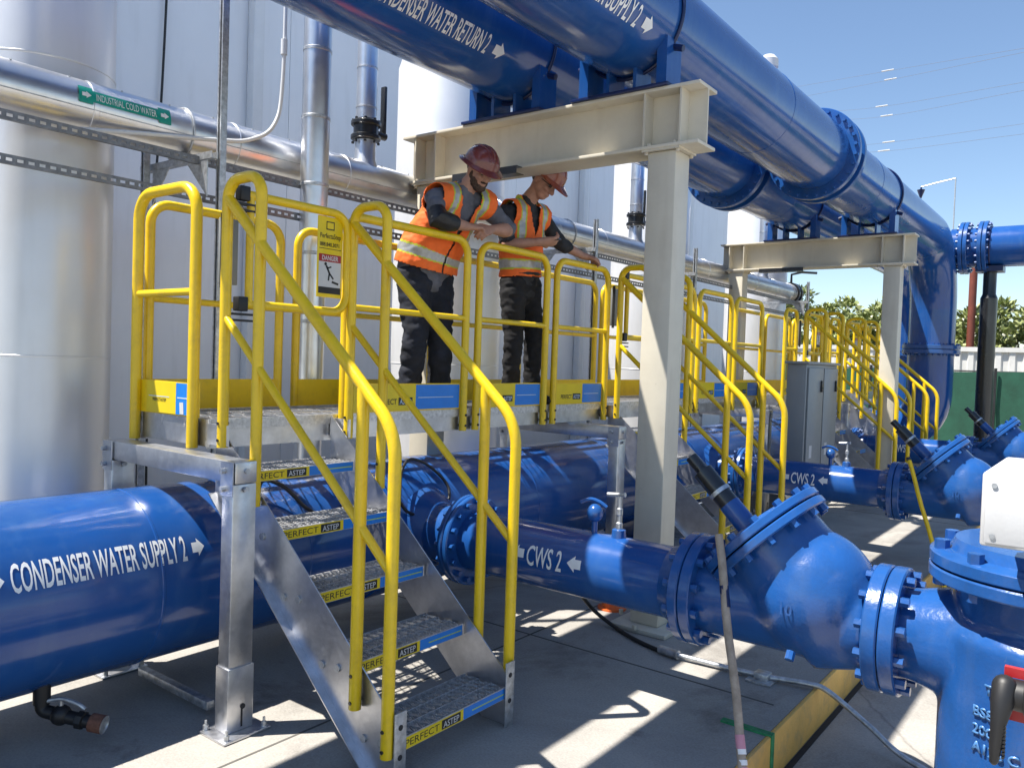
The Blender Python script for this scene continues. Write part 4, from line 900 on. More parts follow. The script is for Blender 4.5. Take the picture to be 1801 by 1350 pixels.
g = MB(); g.lathe((-0.205, 2.30, 0.925), (1, 0, 0), [(0, 0.028), (0.004, 0.036), (0.05, 0.038), (0.052, 0.044), (0.075, 0.045), (0.077, 0.040), (0.12, 0.042), (0.25, 0.046)], 28); g.tube([(-0.195, 2.285, 0.945), (-0.197, 2.265, 0.91), (-0.202, 2.255, 0.86), (-0.205, 2.25, 0.80), (-0.206, 2.25, 0.775)], [0.028, 0.027, 0.021, 0.018, 0.015], 16, 0, True, False, (1, 0, 0), [1.0, 0.95, 0.8, 0.75, 0.7], True)
for k in range(9): g.tube([(-0.188, 2.243, 0.785 + k * 0.0095), (-0.188, 2.262, 0.785 + k * 0.0095)], 0.0035, 6)
g.build('lever_handle', 'black', t)
for lo, hi in (((-0.20, 2.312, 0.962), (-0.135, 2.33, 0.985)), ((-0.185, 2.315, 0.855), (-0.15, 2.33, 0.885))): g = MB(); g.b2(lo, hi); g.build('red_plate', 'red', t)
g = MB(); g.b2((0.1, 2.45, -0.225), (0.16, 2.51, 0.119)); g.b2((0.05, 2.40, -0.225), (0.21, 2.56, -0.19)); g.build('post', 'galv', t)

# hose, conduit, prop poles, orange cap
g = MB(); g.tube(smooth_path([(-2.62, 3.9, 0.43), (-2.66, 4.2, 0.30), (-2.66, 4.45, 0.10), (-2.5, 4.46, 0.02), (-2.3, 4.36, 0.014), (-2.1, 4.29, 0.014), (-2.0, 4.27, 0.02)], 7), 0.013, 10)
tag(g.build('black_hose', 'black', None, (-2.5, 4.4, 0)), 'black hose dropping behind the nearest branch pipe to a grey conduit', 'hose')
g = MB(); g.cyl((-2.10, 4.29, 0.025), (-1.97, 4.265, 0.028), 0.026, 12); g.tube(smooth_path([(-1.97, 4.265, 0.028), (-1.7, 4.29, 0.022), (-1.45, 4.32, 0.022), (-1.26, 4.36, 0.026), (-1.16, 4.37, 0.01), (-0.95, 4.33, -0.09), (-0.75, 4.28, -0.185), (-0.4, 4.18, -0.208), (0.3, 4.0, -0.208)], 6), 0.015, 10)
g.b2((-1.53, 4.27, 0.002), (-1.45, 4.35, 0.045), 0, 0.008); g.b2((-1.56, 4.23, 0.001), (-1.42, 4.39, 0.010))
tag(g.build('floor_conduit', 'galv', None, (-1.5, 4.3, 0)), 'grey conduit lying on the pad and bending over the yellow kerb', 'conduit')
def prop(name, a, b, r, mats, label, bands):
    g = MB(); a, b = V(a), V(b); g.tube([a + (b - a) * k / 12 + V((0.003 * math.sin(k * 1.3), 0.003 * math.cos(k), 0)) for k in range(13)], r, 12)
    for f0, f1, mi in bands: g.cyl(a + (b - a) * f0, a + (b - a) * f1, r * 1.08, 12, mi)
    return tag(g.build(name, mats, None, b), label, 'pole', 'prop poles leaning on the branch pipes')
prop('prop_pole', (-1.395, 3.385, 0.955), (-1.02, 2.96, -0.225), 0.018, ['wood', 'pink', 'letter', 'navy'], 'weathered pole with pink tape leaning on the nearest branch flange', ((0.17, 0.24, 3), (0.62, 0.66, 1), (0.66, 0.675, 2), (0.69, 0.705, 2), (0.71, 0.75, 1)))
prop('prop_pole', (-1.475, 3.39 + PITCH, 0.955), (-1.02, 2.96 + PITCH, -0.225), 0.018, ['yellow', 'blackst'], 'yellow pole leaning on the middle branch flange', ((0.0, 0.02, 1),))
g = MB(); g.lathe((-2.75, 4.85, 0.0), (0, 0, 1), [(0, 0.10), (0.012, 0.10), (0.016, 0.075), (0.05, 0.06), (0.052, 0.0)], 24)
tag(g.build('orange_cap', 'orangecap', None, (-2.75, 4.85, 0)), 'orange plastic cap on the pad below the nearest branch pipe', 'cap')
g = MB(); g.b2((-3.92, 2.09, 0.03), (-3.3, 2.13, 0.07), 0, 0.003); tag(g.build('floor_brace', 'galv', None, (-3.6, 2.1, 0.03)), 'flat metal brace near the floor between the legs of the near walkway', 'brace')

# ------------------------------------------------------------------ grey cabinet
t = thing('electrical_cabinet', 'tall grey two door electrical cabinet between the walkway and the far portal', 'cabinet', (-2.72, 9.0, 0))
g = MB(); g.b2((-2.955, 8.90, 0.1), (-2.745, 10.08, 1.76), 0, 0.008); g.b2((-2.975, 8.87, 1.761), (-2.715, 10.11, 1.79), 0, 0.004); g.b2((-2.93, 8.94, 0.0), (-2.77, 10.04, 0.099)); g.build('case', 'grey', t)
for ya, yb in ((8.94, 9.475), (9.505, 10.04)):
    g = MB(); g.b2((-2.743, ya, 0.16), (-2.723, yb, 1.72), 0, 0.006); d = g.build('door', 'grey', t)
    g = MB(); g.b2((-2.7225, ya + 0.42, 1.45), (-2.70, ya + 0.45, 1.58), 0, 0.004); g.build('handle', 'blackst', d); g = MB(); g.b2((-2.7225, ya + 0.1, 0.72), (-2.7215, ya + 0.19, 0.86)); g.build('door_label', 'white', d)
g = MB(); g.b2((-2.744, 9.4765, 0.16), (-2.727, 9.5035, 1.72)); g.build('door_gap', 'dark', t)

# ------------------------------------------------------------------ far background
fy = 24.0
t = thing('windscreen_fence', 'green fabric screen fence closing the yard at the back', 'fence', (0, fy, -0.225))
g = MB(); xs = [(-40 + i * 0.25) for i in range(241)]
zt = lambda x: 1.80 - 0.02 * math.cos((x + 3.5) * 2.1)
vs = []; 
for x in xs: vs += [(x, fy + 0.05 * math.sin(x * 1.7), -0.225), (x, fy + 0.02 * math.sin(x * 2.9), 0.8), (x, fy + 0.012 * math.sin(x * 4), zt(x))]
fs = []
for i in range(len(xs) - 1):
    for k in range(2): fs.append((3 * i + k, 3 * i + 3 + k, 3 * i + 4 + k, 3 * i + 1 + k))
g.add(vs, fs, 0, True); g.build('fabric', 'green', t)
for i in range(20):
    g = MB(); x = -38.6 + i * 3.0; g.cyl((x, fy - 0.10, -0.225), (x, fy - 0.10, 1.90), 0.035, 10); g.build('fence_post', 'blackst', t)
g = MB(); g.cyl((-40, fy + 0.06, 1.81), (20, fy + 0.06, 1.81), 0.02, 8); g.build('top_wire', 'black', t)
t = thing('corrugated_wall', 'white corrugated metal wall behind the green screen fence', 'wall', (5, 28, -0.225))
g = MB(); vs = []; fs = []; n = 0; x = -9.0
while x < 26:
    for dx_, yo in ((0, 0), (0.14, 0), (0.18, -0.06), (0.32, -0.06)):
        vs += [(x + dx_, 28 + yo, -0.225), (x + dx_, 28 + yo, 2.42)]
    x += 0.36
for i in range(len(vs) // 2 - 1): fs.append((2 * i, 2 * i + 2, 2 * i + 3, 2 * i + 1))
g.add(vs, fs); g.build('sheeting', 'cwall', t)
g = MB(); g.b2((-9, 27.9, 2.421), (26, 28.15, 2.56)); g.build('top_rail', 'cwall', t)

def shrub(name, label, x, y, w, h, d, n, seed, z0=-0.225):
    rnd = random.Random(seed); t = thing(name, label, 'shrub', (x, y, z0), 'flowering shrubs behind the fence')
    g = MB()
    for k in range(7):
        a = rnd.uniform(0, 6.28); p = V((x + rnd.uniform(-.2, .2) * w, y + rnd.uniform(-.2, .2) * d, z0)); q = p + V((math.cos(a) * w * 0.3, math.sin(a) * d * 0.3, h * rnd.uniform(.6, .85)))
        g.tube([p, p.lerp(q, .5) + V((0, 0, .1)), q], [0.05, 0.035, 0.012], 6)
    g.build('stems', 'bark', t)
    cl = []
    for k in range(46):
        while True:
            u = V((rnd.uniform(-1, 1), rnd.uniform(-1, 1), rnd.uniform(-1, 1)))
            if u.length < 1: break
        cl.append((V((x + u.x * w * 0.5, y + u.y * d * 0.5, z0 + h * (0.56 + 0.40 * u.z))), rnd.uniform(0.22, 0.42)))
    g = MB(); vs = []; fs = []; mi = []
    for i in range(n):
        c, r = cl[rnd.randrange(len(cl))]; dirv = V((rnd.gauss(0, 1), rnd.gauss(0, 1), rnd.gauss(0, 1) + 0.5)).normalized()
        p = c + dirv * r * rnd.uniform(.5, 1.15); ln = rnd.uniform(.16, .28); wd = ln * .24
        ax = (dirv + V((rnd.gauss(0, .5), rnd.gauss(0, .5), rnd.gauss(0, .4) + .2))).normalized(); sd = ax.orthogonal().normalized(); sd.rotate(Matrix.Rotation(rnd.uniform(0, 6.28), 3, ax))
        up = rnd.random(); fl = rnd.random() < 0.085 and dirv.z > -0.2
        o = len(g.v)
        if fl: s = 0.06; b = ax.cross(sd); g.v += [p + sd * s, p + b * s, p - sd * s, p - b * s]; m_ = 2
        else: g.v += [p, p + ax * ln * .5 + sd * wd, p + ax * ln, p + ax * ln * .5 - sd * wd]; m_ = 1 if up > .62 else 0
        g.f.append([o, o + 1, o + 2, o + 3]); g.mi.append(m_); g.sm.append(False)
    g.build('crown', ['leaf', 'leaf2', 'flower'], t)
    return t
SH = [(-17.5, 31, 5.2, 4.6, 3, 4500), (-13.9, 31, 5.0, 5.0, 3, 5000), (-10.3, 30.6, 4.8, 4.9, 3, 6500), (-7.4, 31, 4.6, 5.0, 3, 6500), (-4.9, 30.5, 4.2, 4.5, 3, 6000), (-2.6, 31, 4.2, 4.6, 3, 6500), (-0.225, 30.6, 4.0, 4.2, 3, 5500), (2.6, 31, 3.8, 3.9, 3, 4200), (5.6, 31, 3.8, 3.8, 3, 3800)]
SL = ['pale green flowering shrub farthest left, behind the end of the silver pipe', 'flowering shrub showing between the left column of the far portal and its rails', 'flowering shrub in the middle under the beam of the far portal', 'tall flowering shrub just left of the far portal column', 'flowering shrub partly hidden by the blue riser', 'flowering shrub behind the red pole', 'flowering shrub right of the black pipe stand', 'flowering shrub at the right edge behind the white corrugated wall', 'outermost flowering shrub at the right beyond the frame edge']
for i, (s, l) in enumerate(zip(SH, SL)): shrub('oleander_shrub', l, *s, 100 + i)

def cable(pts, r, name, mats, label, cat, group=None, beads=()):
    g = MB(); g.tube(pts, r, 6)
    for b in beads: g.tube([V(b) - V((0.55, 0, -0.07)), V(b) + V((0.55, 0, 0.07))], 0.06, 8, 1)
    return tag(g.build(name, mats, None, pts[len(pts) // 2]), label, cat, group)

PL = [((-30.0, 95, 34.7), (-19.7, 85, 31.2), (-6.9, 70, 25.9), 'topmost overhead wire in the sky'),
      ((-30.0, 95, 33.45), (-19.4, 85, 30.3), (-6.9, 70, 25.6), 'second overhead wire from the top'),
      ((-29.9, 95, 31.4), (-20.1, 85, 27.8), (-6.8, 70, 23.4), 'third overhead wire from the top'),
      ((-29.8, 95, 30.4), (-19.6, 85, 26.8), (-6.75, 70, 22.8), 'fourth overhead wire from the top'),
      ((-29.7, 95, 27.2), (-19.3, 85, 24.2), (-6.65, 70, 20.35), 'fifth overhead wire, second from the bottom'),
      ((-29.65, 95, 26.7), (-19.7, 85, 23.4), (-6.6, 70, 19.6), 'lowest overhead wire in the sky')]
for a, b, c, lab in PL:
    a, b, c = V(a), V(b), V(c)
    pts = smooth_path([a + (a - b) * 1.5, a, b, c, c + (c - b) * 1.5], 6)
    cable(pts, 0.013, 'power_line', ['wire', 'bead'], lab, 'power line', 'overhead wires across the sky', [b])
t = thing('signal_mast', 'thin mast with an arm and a dark hanging wind cone, far behind the overhead pipe', 'mast', (-6.25, 40, -0.225))
g = MB(); g.cyl((-6.25, 40, -0.225), (-6.25, 40, 10.36), 0.03, 8); g.tube([(-6.25, 40, 10.34), (-7.0, 40, 10.22), (-7.62, 40, 10.1)], 0.03, 8); g.build('mast_arm', 'galv', t)
g = MB(); g.lathe((-7.62, 40, 9.55), (0, 0, 1), [(0, 0.02), (0.2, 0.09), (0.42, 0.17), (0.44, 0.05), (0.6, 0.015)], 12); g.build('wind_cone', 'navy', t)
t = thing('street_lamp', 'tiny distant street lamp above the shrubs at the right edge', 'street lamp', (-6.05, 60, -0.225))
g = MB(); g.cyl((-6.05, 60, -0.225), (-6.05, 60, 5.9), 0.06, 8); g.build('pole', 'navy', t)
g = MB(); g.b2((-6.45, 59.8, 5.88), (-5.65, 60.2, 6.05), 0, 0.05); g.build('lamp_head', 'navy', t)

# ------------------------------------------------------------------ the two men
from mathutils import noise as _noise
def finish(mb, amp=0.0, freq=8.0, inflate=0.0):
    """push a fused surface out along its normals, with cloth-like folds"""
    nrm = [V((0, 0, 0)) for _ in mb.v]
    for f in mb.f:
        a, b, c = mb.v[f[0]], mb.v[f[1]], mb.v[f[2]]; n = (b - a).cross(c - a)
        for i in f: nrm[i] += n
    for i, p in enumerate(mb.v):
        if nrm[i].length > 0: nrm[i].normalize()
        d = inflate
        if amp:
            q = V((p.x * freq, p.y * freq, p.z * freq * 1.8)); w = _noise.noise(q) + 0.5 * _noise.noise(q * 2.3)
            d += amp * w
        mb.v[i] = p + nrm[i] * d
    return mb
def basis(f, up=(0, 0, 1)):
    f = V(f).normalized(); l = V(up).cross(f).normalized(); u = f.cross(l)
    return Matrix((f, l, u)).transposed()          # columns: forward, left, up
def hand(mb, wrist, d, n, curl, side, k=1.0, thumb=0.7):
    """palm, four bent fingers and a thumb: d to the fingers, n out of the back of the hand, side +1 when the thumb lies along d x n"""
    d = V(d).normalized(); n = V(n); n = (n - d * n.dot(d)).normalized(); s = d.cross(n) * side; w = V(wrist)
    mb.tube([w - d * 0.03 * k, w + d * 0.01 * k, w + d * 0.05 * k, w + d * 0.088 * k], [0.024 * k, 0.024 * k, 0.020 * k, 0.014 * k], 14, 0, True, False, s, [1.15, 1.3, 1.9, 2.7], True)
    for i, (off, L) in enumerate(((0.029, 0.070), (0.0095, 0.080), (-0.0105, 0.074), (-0.029, 0.058))):
        p = w + d * (0.083 - abs(off) * 0.18) * k + s * off * k + n * 0.004 * k; a = curl[0] * (1 + 0.07 * i); pts = [p - d * 0.02 * k, p]
        for j, fr in enumerate((0.45, 0.31, 0.24)):
            dd = d * math.cos(a) - n * math.sin(a) + s * off * 1.2
            p = p + dd.normalized() * L * fr * k; pts.append(p); a += curl[1]
        mb.tube(pts, [0.0092 * k, 0.0096 * k, 0.0088 * k, 0.0082 * k, 0.0070 * k], 10, 0, True, False, None, None, True)
    p = w + d * 0.022 * k + s * 0.026 * k; t1 = (s * 0.75 + d * 0.7 - n * 0.25).normalized(); t2 = (d * 1.0 + s * 0.25 - n * thumb).normalized()
    mb.tube([p - t1 * 0.018 * k, p + t1 * 0.018 * k, p + t1 * 0.042 * k, p + t1 * 0.042 * k + t2 * 0.028 * k, p + t1 * 0.042 * k + t2 * 0.052 * k], [0.015 * k, 0.0135 * k, 0.0112 * k, 0.0105 * k, 0.0085 * k], 10, 0, True, False, None, None, True)
def head(mb, c, B, k=1.0):
    def P(x, y, z): return V(c) + B @ V((x * k, y * k, z * k))
    def E(x, y, z, r, rot=None): mb.ball(P(x, y, z), tuple(q * k for q in r), 0, 20, B if rot is None else B @ rot)
    E(-0.012, 0, 0.03, (0.098, 0.076, 0.098)); E(0.020, 0, -0.035, (0.072, 0.064, 0.072)); E(0.048, 0, -0.082, (0.040, 0.045, 0.034))
    E(0.072, 0, 0.028, (0.022, 0.055, 0.016)); E(0.060, 0.035, -0.022, (0.03, 0.026, 0.024)); E(0.060, -0.035, -0.022, (0.03, 0.026, 0.024))
    mb.tube([P(0.080, 0, 0.018), P(0.094, 0, -0.008), P(0.107, 0, -0.030)], [0.010 * k, 0.012 * k, 0.015 * k], 12, 0, True, False, None, None, True)
    E(0.094, 0.013, -0.034, (0.011, 0.009, 0.008)); E(0.094, -0.013, -0.034, (0.011, 0.009, 0.008))
    E(0.084, 0, -0.060, (0.014, 0.025, 0.008)); E(0.082, 0, -0.073, (0.013, 0.021, 0.008))
    for s in (-1, 1): E(-0.008, s * 0.079, -0.006, (0.020, 0.010, 0.032)); E(-0.004, s * 0.079, -0.028, (0.011, 0.008, 0.013))
def hard_hat(c, B, k, full):
    """dome with a brim; local frame of the head"""
    g = MB(); n = 48
    rings = [(0.0, 1.0, 0.128), (0.25, 0.975, 0.128), (0.5, 0.90, 0.0), (0.72, 0.74, 0), (0.88, 0.53, 0), (0.97, 0.27, 0)]
    H = 0.118; rx, ry = 0.136, 0.116; z0 = 0.046
    vs = []
    prof = [(rx + (0.034 if full else 0.012), ry + (0.030 if full else 0.012), -0.016), (rx + (0.036 if full else 0.014), ry + (0.032 if full else 0.014), -0.010), (rx + 0.006, ry + 0.006, 0.002)] + [(rx * q, ry * q, H * h) for h, q, _ in rings]
    for a, b, z in prof:
        for j in range(n):
            t = 2 * math.pi * j / n; ca, sa = math.cos(t), math.sin(t); aa = a
            if not full and z < -0.005 and ca > 0: aa = a + 0.062 * ca ** 1.5
            if full and z < -0.005: aa = a + (0.018 if ca > 0 else 0.01) * abs(ca)
            dz = -0.012 * max(0, ca) if z < 0 else 0
            vs.append(V(c) + B @ V(((aa * ca - 0.006) * k, b * sa * k, (z0 + z + dz) * k)))
    m = len(prof); fs = [(i * n + j, i * n + (j + 1) % n, (i + 1) * n + (j + 1) % n, (i + 1) * n + j) for i in range(m - 1) for j in range(n)]
    vs.append(V(c) + B @ V((-0.006 * k, 0, (z0 + H) * k))); fs += [((m - 1) * n + j, (m - 1) * n + (j + 1) % n, len(vs) - 1) for j in range(n)]
    inner = len(vs)
    for j in range(n): t = 2 * math.pi * j / n; vs.append(V(c) + B @ V((((rx - 0.006) * math.cos(t) - 0.006) * k, (ry - 0.006) * math.sin(t) * k, (z0 - 0.004) * k)))
    fs += [(j, inner + j, inner + (j + 1) % n, (j + 1) % n) for j in range(n)]
    vs.append(V(c) + B @ V((0, 0, (z0 + 0.09) * k))); fs += [(inner + j, len(vs) - 1, inner + (j + 1) % n) for j in range(n)]
    g.add(vs, fs, 0, True)
    for yy in ((-0.03, 0, 0.03) if full else (0,)):
        pts = []
        for i in range(11):
            t = math.pi * (0.16 + 0.68 * i / 10); pts.append(V(c) + B @ V(((rx * math.cos(t) * 1.0 - 0.006) * k, yy * k, (z0 + H * math.sin(t) * math.sqrt(max(0, 1 - (yy / ry) ** 2)) + 0.001) * k)))
        g.tube(pts, 0.009 * k, 8)
    return g
def person(label, J, mats, full_hat, beard, hem, belt, vest_open, k=1.0, fat=1.0):
    t = thing('person', label, 'person', (J['pel'][0], J['pel'][1], DZ), 'workers on the near walkway')
    L = {n: V(p) for n, p in J.items() if isinstance(p, tuple)}
    side = (L['shF'] - L['shN']).normalized(); spine = [L['pel'], L['waist'], L['chest'], L['neck']]
    Bh = basis(J['face'], J.get('hup', (0, 0, 1)))
    # body: one continuous skin
    b = MB()
    b.tube([L['pel'] - V((0, 0, 0.05)), L['pel'], L['waist'], L['chest'], L['chest'].lerp(L['neck'], 0.6), L['neck']], [0.09, 0.105, 0.10 * fat, 0.11, 0.075, 0.06], 20, 0, True, False, side, [1.35, 1.4, 1.35, 1.5, 2.0, 1.2], True)
    b.tube([L['neck'] - (L['head'] - L['neck']) * 0.35, L['neck'], L['neck'].lerp(L['head'], 0.55), L['head'] + Bh @ V((-0.03, 0, 0))], [0.07, 0.064, 0.058, 0.055], 16, 0, True, False, None, None, True)
    head(b, L['head'], Bh, k)
    for s in 'NF':
        b.tube([L['sh' + s], L['sh' + s].lerp(L['el' + s], .5), L['el' + s]], [0.050, 0.047, 0.040], 14, 0, True, False, None, None, True)
        b.tube([L['el' + s], L['el' + s].lerp(L['wr' + s], .3), L['wr' + s]], [0.041, 0.043 * fat, 0.029], 14, 0, True, False, None, None, True)
        b.tube([L['hip' + s], L['kn' + s], L['an' + s]], [0.078, 0.056, 0.04], 14, 0, True, False, None, None, True)
        hd = J['hand' + s]; hand(b, L['wr' + s] + V(hd['d']).normalized() * 0.015, hd['d'], hd['n'], hd['curl'], hd['side'], 1.08 * k, hd.get('thumb', .7))
    body = fuse(b, 0.0056, 3, 0.45); body.build('body', 'skin', t)
    # eyes
    g = MB()
    for s in (-1, 1): g.ball(L['head'] + Bh @ V((0.079 * k, s * 0.031 * k, 0.004 * k)), (0.010, 0.012, 0.008), 0, 10, Bh)
    g.build('eye', 'glass', t)
    # shirt
    sh = MB(); top = L['chest'].lerp(L['neck'], 0.62)
    sh.tube([L['pel'] - V((0, 0, J.get('tail', 0.06))), L['pel'], L['waist'], L['chest'], top, L['neck']], [(0.112 if J.get('tail', 0) < 0.08 else 0.132) * fat, (0.122 if J.get('tail', 0) < 0.08 else 0.126) * fat, 0.122 * fat, 0.128, 0.098, 0.068], 24, 0, True, False, side, [1.3 if J.get('tail', 0) < 0.08 else 1.46, 1.4, 1.36, 1.45, 1.75, 1.15], True)
    for s in 'NF':
        sl = J['sleeve' + s]; a, e, w = L['sh' + s], L['el' + s], L['wr' + s]
        pts = [a.lerp(top, 0.45), a, a.lerp(e, .5)]; rr = [0.075, 0.072, 0.064]
        if sl <= 1: pts.append(a.lerp(e, sl)); rr.append(0.060)
        else: pts += [e, e.lerp(w, sl - 1)]; rr += [0.057, 0.053]
        sh.tube(pts, rr, 16, 0, True, False, None, None, True)
    finish(fuse(sh, 0.011, 4), 0.011, 11).build('shirt', mats['shirt'], t)
    if beard:
        g = MB()
        for x, y, z, r in ((0.055, 0, -0.092, (0.045, 0.050, 0.036)), (0.02, 0.042, -0.062, (0.052, 0.026, 0.048)), (0.02, -0.042, -0.062, (0.052, 0.026, 0.048)), (0.0, 0.064, -0.02, (0.02, 0.012, 0.045)), (0.0, -0.064, -0.02, (0.02, 0.012, 0.045)), (0.088, 0, -0.050, (0.014, 0.032, 0.008))):
            g.ball(L['head'] + Bh @ (V((x, y, z)) * k), tuple(q * k for q in r), 0, 16, Bh)
        finish(fuse(g, 0.006, 2), 0.003, 60).build('beard', 'beard', t)
    g = MB(); g.ball(L['head'] + Bh @ V((-0.022, 0, 0.028)) * k, (0.096 * k, 0.0785 * k, 0.088 * k), 0, 24, Bh); o_ = g.build('hair', 'beard', t)
    # vest
    vb = MB(); f = V((0, 0, 1)).cross(side) * -1; 
    if f.x < 0: f = -f
    vb.tube([L['pel'] - V((0, 0, 0.04)), L['pel'], L['waist'], L['chest'], top, L['neck']], [0.13 * fat, 0.137 * fat, 0.134 * fat, 0.140, 0.108, 0.074], 28, 0, True, False, side, [1.3, 1.36, 1.36, 1.42, 1.72, 1.25], True)
    vb.tube([L['shN'] + (L['shN'] - top) * 0.15, L['shN'], top, L['shF'], L['shF'] + (L['shF'] - top) * 0.15], [0.085, 0.094, 0.10, 0.094, 0.085], 20, 0, True, False, None, None, True)
    vest = finish(fuse(vb, 0.0075, 5), 0.009, 9, 0.004)
    seg = []; acc = 0.0
    for a, c in zip(spine, spine[1:]): seg.append((a, c, acc, (c - a).length)); acc += (c - a).length
    def loc(p):
        best = None
        for a, c, h0, l in seg:
            u = (p - a).dot((c - a) / l); uu = u if (a is spine[0] and u < 0) or (c is spine[-1] and u > l) else max(0, min(l, u))
            q = a + (c - a) / l * uu; d = (p - q).length
            if best is None or d < best[0]: best = (d, h0 + uu, q)
        r = p - best[2]; return best[1], r.dot(side), r.dot(f)
    vv = [loc(p) for p in vest.v]; top_h = acc
    nf = []; nm = []
    for fc in vest.f:
        h = sum(vv[i][0] for i in fc) / len(fc); s = sum(vv[i][1] for i in fc) / len(fc); d = sum(vv[i][2] for i in fc) / len(fc)
        hv = acc * J.get('vee', 0.46); a0 = abs(s)
        if h < hem + (0.05 * s if vest_open else 0): continue
        if h > acc - 0.03 and a0 < 0.085: continue
        if d > 0 and h > hv and abs(s) < (h - hv) * 0.26 + 0.004: continue
        if vest_open and d > 0 and h <= hv and abs(s) < 0.008: continue
        if abs(s) > J.get('arm', 0.195) and h > acc * 0.5: continue
        m_ = 0; a_ = abs(s)
        band = [(hem + 0.065, hem + 0.118)]
        for lo, hi in band:
            if lo < h < hi: m_ = 1
            elif lo - 0.012 < h < hi + 0.012: m_ = 2
        if h > acc * 0.50:
            if 0.100 < a_ < 0.138: m_ = 1
            elif 0.088 < a_ < 0.150: m_ = 2
        nf.append(fc); nm.append(m_)
    vest.f = nf; vest.mi = nm; vest.sm = [True] * len(nf)
    used = sorted({i for fc in nf for i in fc}); mp = {o: i for i, o in enumerate(used)}
    vest.v = [vest.v[i] for i in used]; vest.f = [[mp[i] for i in fc] for fc in nf]
    vo = vest.build('safety_vest', ['orange', 'silver', 'limetape'], t)
    so = vo.modifiers.new('thickness', 'SOLIDIFY'); so.thickness = 0.006; so.offset = 1
    # trousers and boots
    tb = MB(); tb.tube([L['pel'] + V((0, 0, 0.07)), L['pel'], L['pel'] - V((0, 0, 0.07))], [0.115 * fat, 0.122 * fat, 0.110 * fat], 20, 0, True, False, side, [1.35, 1.4, 1.35], True)
    for s in 'NF':
        hp, kn, an = L['hip' + s], L['kn' + s], L['an' + s]
        tb.tube([hp + V((0, 0, 0.03)), hp.lerp(kn, .4), kn, kn.lerp(an, .5), an - V((0, 0, 0.03))], [0.105 * J.get('leg', 1), 0.094 * J.get('leg', 1), 0.074 * J.get('leg', 1), 0.070 * J.get('leg', 1), 0.068 * J.get('leg', 1)], 18, 0, True, False, None, None, True)
    finish(fuse(tb, 0.011, 3), 0.013, 10).build('trousers', mats['trousers'], t)
    for s in 'NF':
        an = L['an' + s]; fd = V(J['foot']).normalized(); g = MB(); z = DZ + 0.004
        base = V((an.x, an.y, z))
        g.tube([base - fd * 0.05 + V((0, 0, 0.05)), base + fd * 0.05 + V((0, 0, 0.05)), base + fd * 0.14 + V((0, 0, 0.036)), base + fd * 0.18 + V((0, 0, 0.03))], [0.048, 0.048, 0.036, 0.028], 16, 0, True, False, V((0, 0, 1)).cross(fd), [0.85, 0.9, 1.3, 1.35], True)
        g.tube([an + V((0, 0, 0.05)), base + V((0, 0, 0.05))], [0.05, 0.05], 14, 0, True, False, None, None, True)
        m = fuse(g, 0.009, 3)
        for i, p in enumerate(m.v): m.v[i] = V((p.x, p.y, max(p.z, z)))
        m.build('boot', 'boot', t)
    if belt:
        g = MB(); c = L['pel'] + V((0, 0, 0.075)); pts = [c + side * (0.178 * fat * math.cos(a)) + f * (0.132 * fat * math.sin(a)) for a in [rad(d) for d in range(0, 360, 12)]]
        g.tube(pts, 0.017, 8, 0, False, True); g.build('belt', 'leather', t)
    hard_hat(L['head'], Bh, k, full_hat).build('hard_hat', mats['hat'], t)
    return t, L, Bh, f, side
J1 = dict(pel=(-3.80, 3.97, 2.27), hipN=(-3.80, 3.875, 2.22), hipF=(-3.785, 4.07, 2.23), knN=(-3.74, 3.845, 1.86), knF=(-3.69, 4.03, 1.87), anN=(-3.80, 3.855, 1.46), anF=(-3.75, 4.09, 1.46),
    waist=(-3.755, 3.985, 2.43), chest=(-3.635, 4.035, 2.655), neck=(-3.535, 4.06, 2.815), head=(-3.43, 4.08, 2.935), shN=(-3.59, 3.83, 2.725), shF=(-3.53, 4.275, 2.75),
    elN=(-3.475, 3.74, 2.565), wrN=(-3.455, 4.01, 2.56), elF=(-3.45, 4.45, 2.60), wrF=(-3.435, 4.235, 2.575), face=(0.80, -0.16, -0.50), foot=(0.97, -0.2, 0), arm=0.225, leg=1.16, tail=0.055, vee=0.5, sleeveN=1.42, sleeveF=0.92,
    handN=dict(d=(0.12, 1, 0.10), n=(0.35, -0.1, 1), curl=(0.55, 0.6), side=-1, thumb=0.5), handF=dict(d=(0.10, -0.85, -0.25), n=(0.9, -0.1, 0.6), curl=(0.75, 0.5), side=1, thumb=0.5))
p1, L1, B1, f1, s1 = person('bearded man in dark red hard hat and orange vest, leaning on the rail, hands clasped', J1, dict(shirt='shirtg', trousers='denim', hat='hat'), True, True, 0.035, False, True, 0.98, 1.24)
g = MB(); a, e, w = L1['elN'], L1['elN'].lerp(L1['wrN'], 0.48), L1['wrN']
g.tube([L1['shN'].lerp(a, 0.72), a + V((0.005, -0.012, 0.0)), a.lerp(e, .5), e], [0.064, 0.068, 0.064, 0.056], 18, 0, True, False, None, None, True)
finish(fuse(g, 0.008, 4), 0.003, 25).build('elbow_pad', 'black', p1)
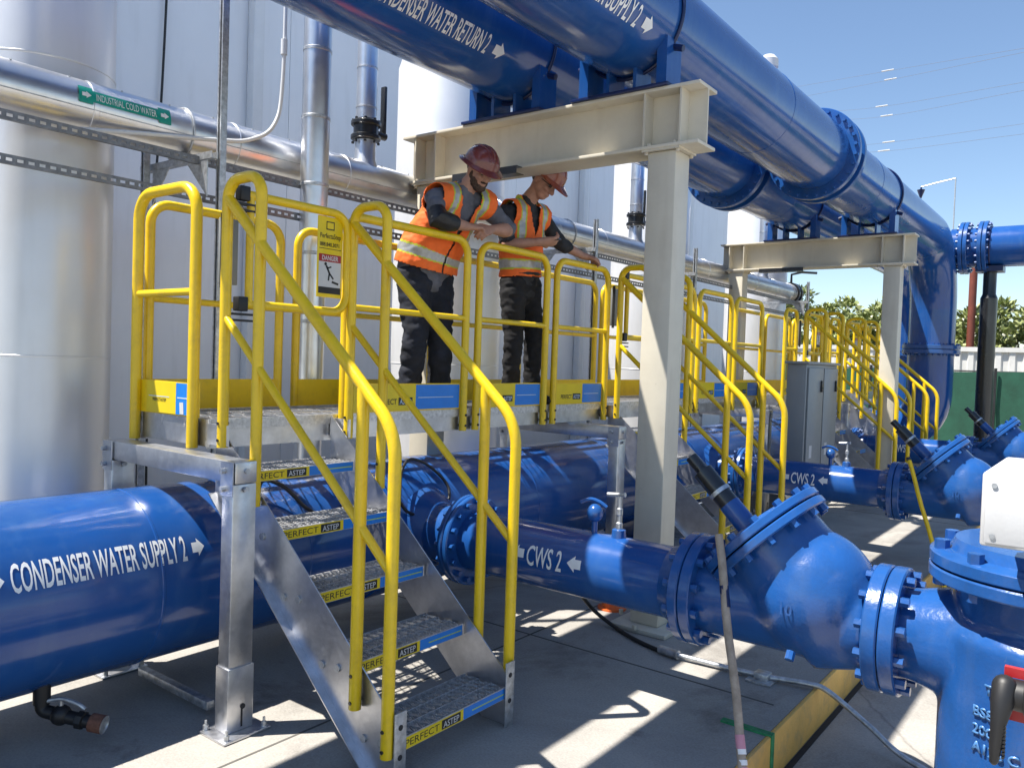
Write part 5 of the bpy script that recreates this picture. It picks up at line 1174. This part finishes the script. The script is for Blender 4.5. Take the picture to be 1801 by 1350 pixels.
J2 = dict(pel=(-3.715, 4.945, 2.28), hipN=(-3.715, 4.855, 2.24), hipF=(-3.71, 5.04, 2.25), knN=(-3.69, 4.85, 1.88), knF=(-3.67, 5.08, 1.89), anN=(-3.73, 4.88, 1.46), anF=(-3.70, 5.12, 1.46),
    waist=(-3.715, 4.935, 2.43), chest=(-3.705, 4.925, 2.68), neck=(-3.665, 4.93, 2.90), head=(-3.52, 4.945, 3.055), shN=(-3.70, 4.725, 2.79), shF=(-3.66, 5.12, 2.81),
    elN=(-3.645, 4.67, 2.545), wrN=(-3.475, 4.84, 2.575), elF=(-3.585, 5.29, 2.625), wrF=(-3.525, 5.52, 2.56), face=(0.72, 0.10, -0.66), foot=(1, 0.05, 0), vee=0.58, sleeveN=0.86, sleeveF=1.25,
    handN=dict(d=(0.55, 0.8, 0.12), n=(0.35, -0.5, -0.75), curl=(0.45, 0.55), side=1, thumb=0.9), handF=dict(d=(0.25, 1, -0.10), n=(0.1, 0.05, 1), curl=(0.35, 0.65), side=1, thumb=0.6))
p2, L2, B2, f2, s2_ = person('man in brick red hard hat and black shirt looking down at his phone', J2, dict(shirt='shirtb', trousers='trou', hat='hat2'), False, False, 0.055, True, False, 1.13, 0.97)
g = MB(); gl = lambda x, y, z: L2['head'] + B2 @ V((x, y, z))
for s in (-1, 1): g.ball(gl(0.090, s * 0.032, 0.004), (0.006, 0.024, 0.017), 0, 14, B2); g.tube([gl(0.088, s * 0.055, 0.008), gl(0.05, s * 0.074, 0.008), gl(-0.005, s * 0.082, 0.004)], 0.003, 6)
g.tube([gl(0.095, -0.012, 0.006), gl(0.098, 0, 0.008), gl(0.095, 0.012, 0.006)], 0.003, 6); g.build('sunglasses', 'glass', p2)
# phone in the hand
t = thing('phone', 'dark phone held in the hand of the man in the brick red hard hat', 'phone', (-3.405, 4.92, 2.59))
R_ = basis((0.55, 0.8, 0.1), (0.25, -0.3, 0.9)).to_3x3()
g = MB(); g.box((-3.418, 4.925, 2.605), (0.13, 0.068, 0.009), 0, R_, 0.004); g.build('phone_body', 'blackst', t)
g = MB(); g.box(V((-3.418, 4.925, 2.605)) + R_ @ V((0, 0, 0.0048)), (0.115, 0.06, 0.0006), 0, R_); g.build('screen', 'glass', t)
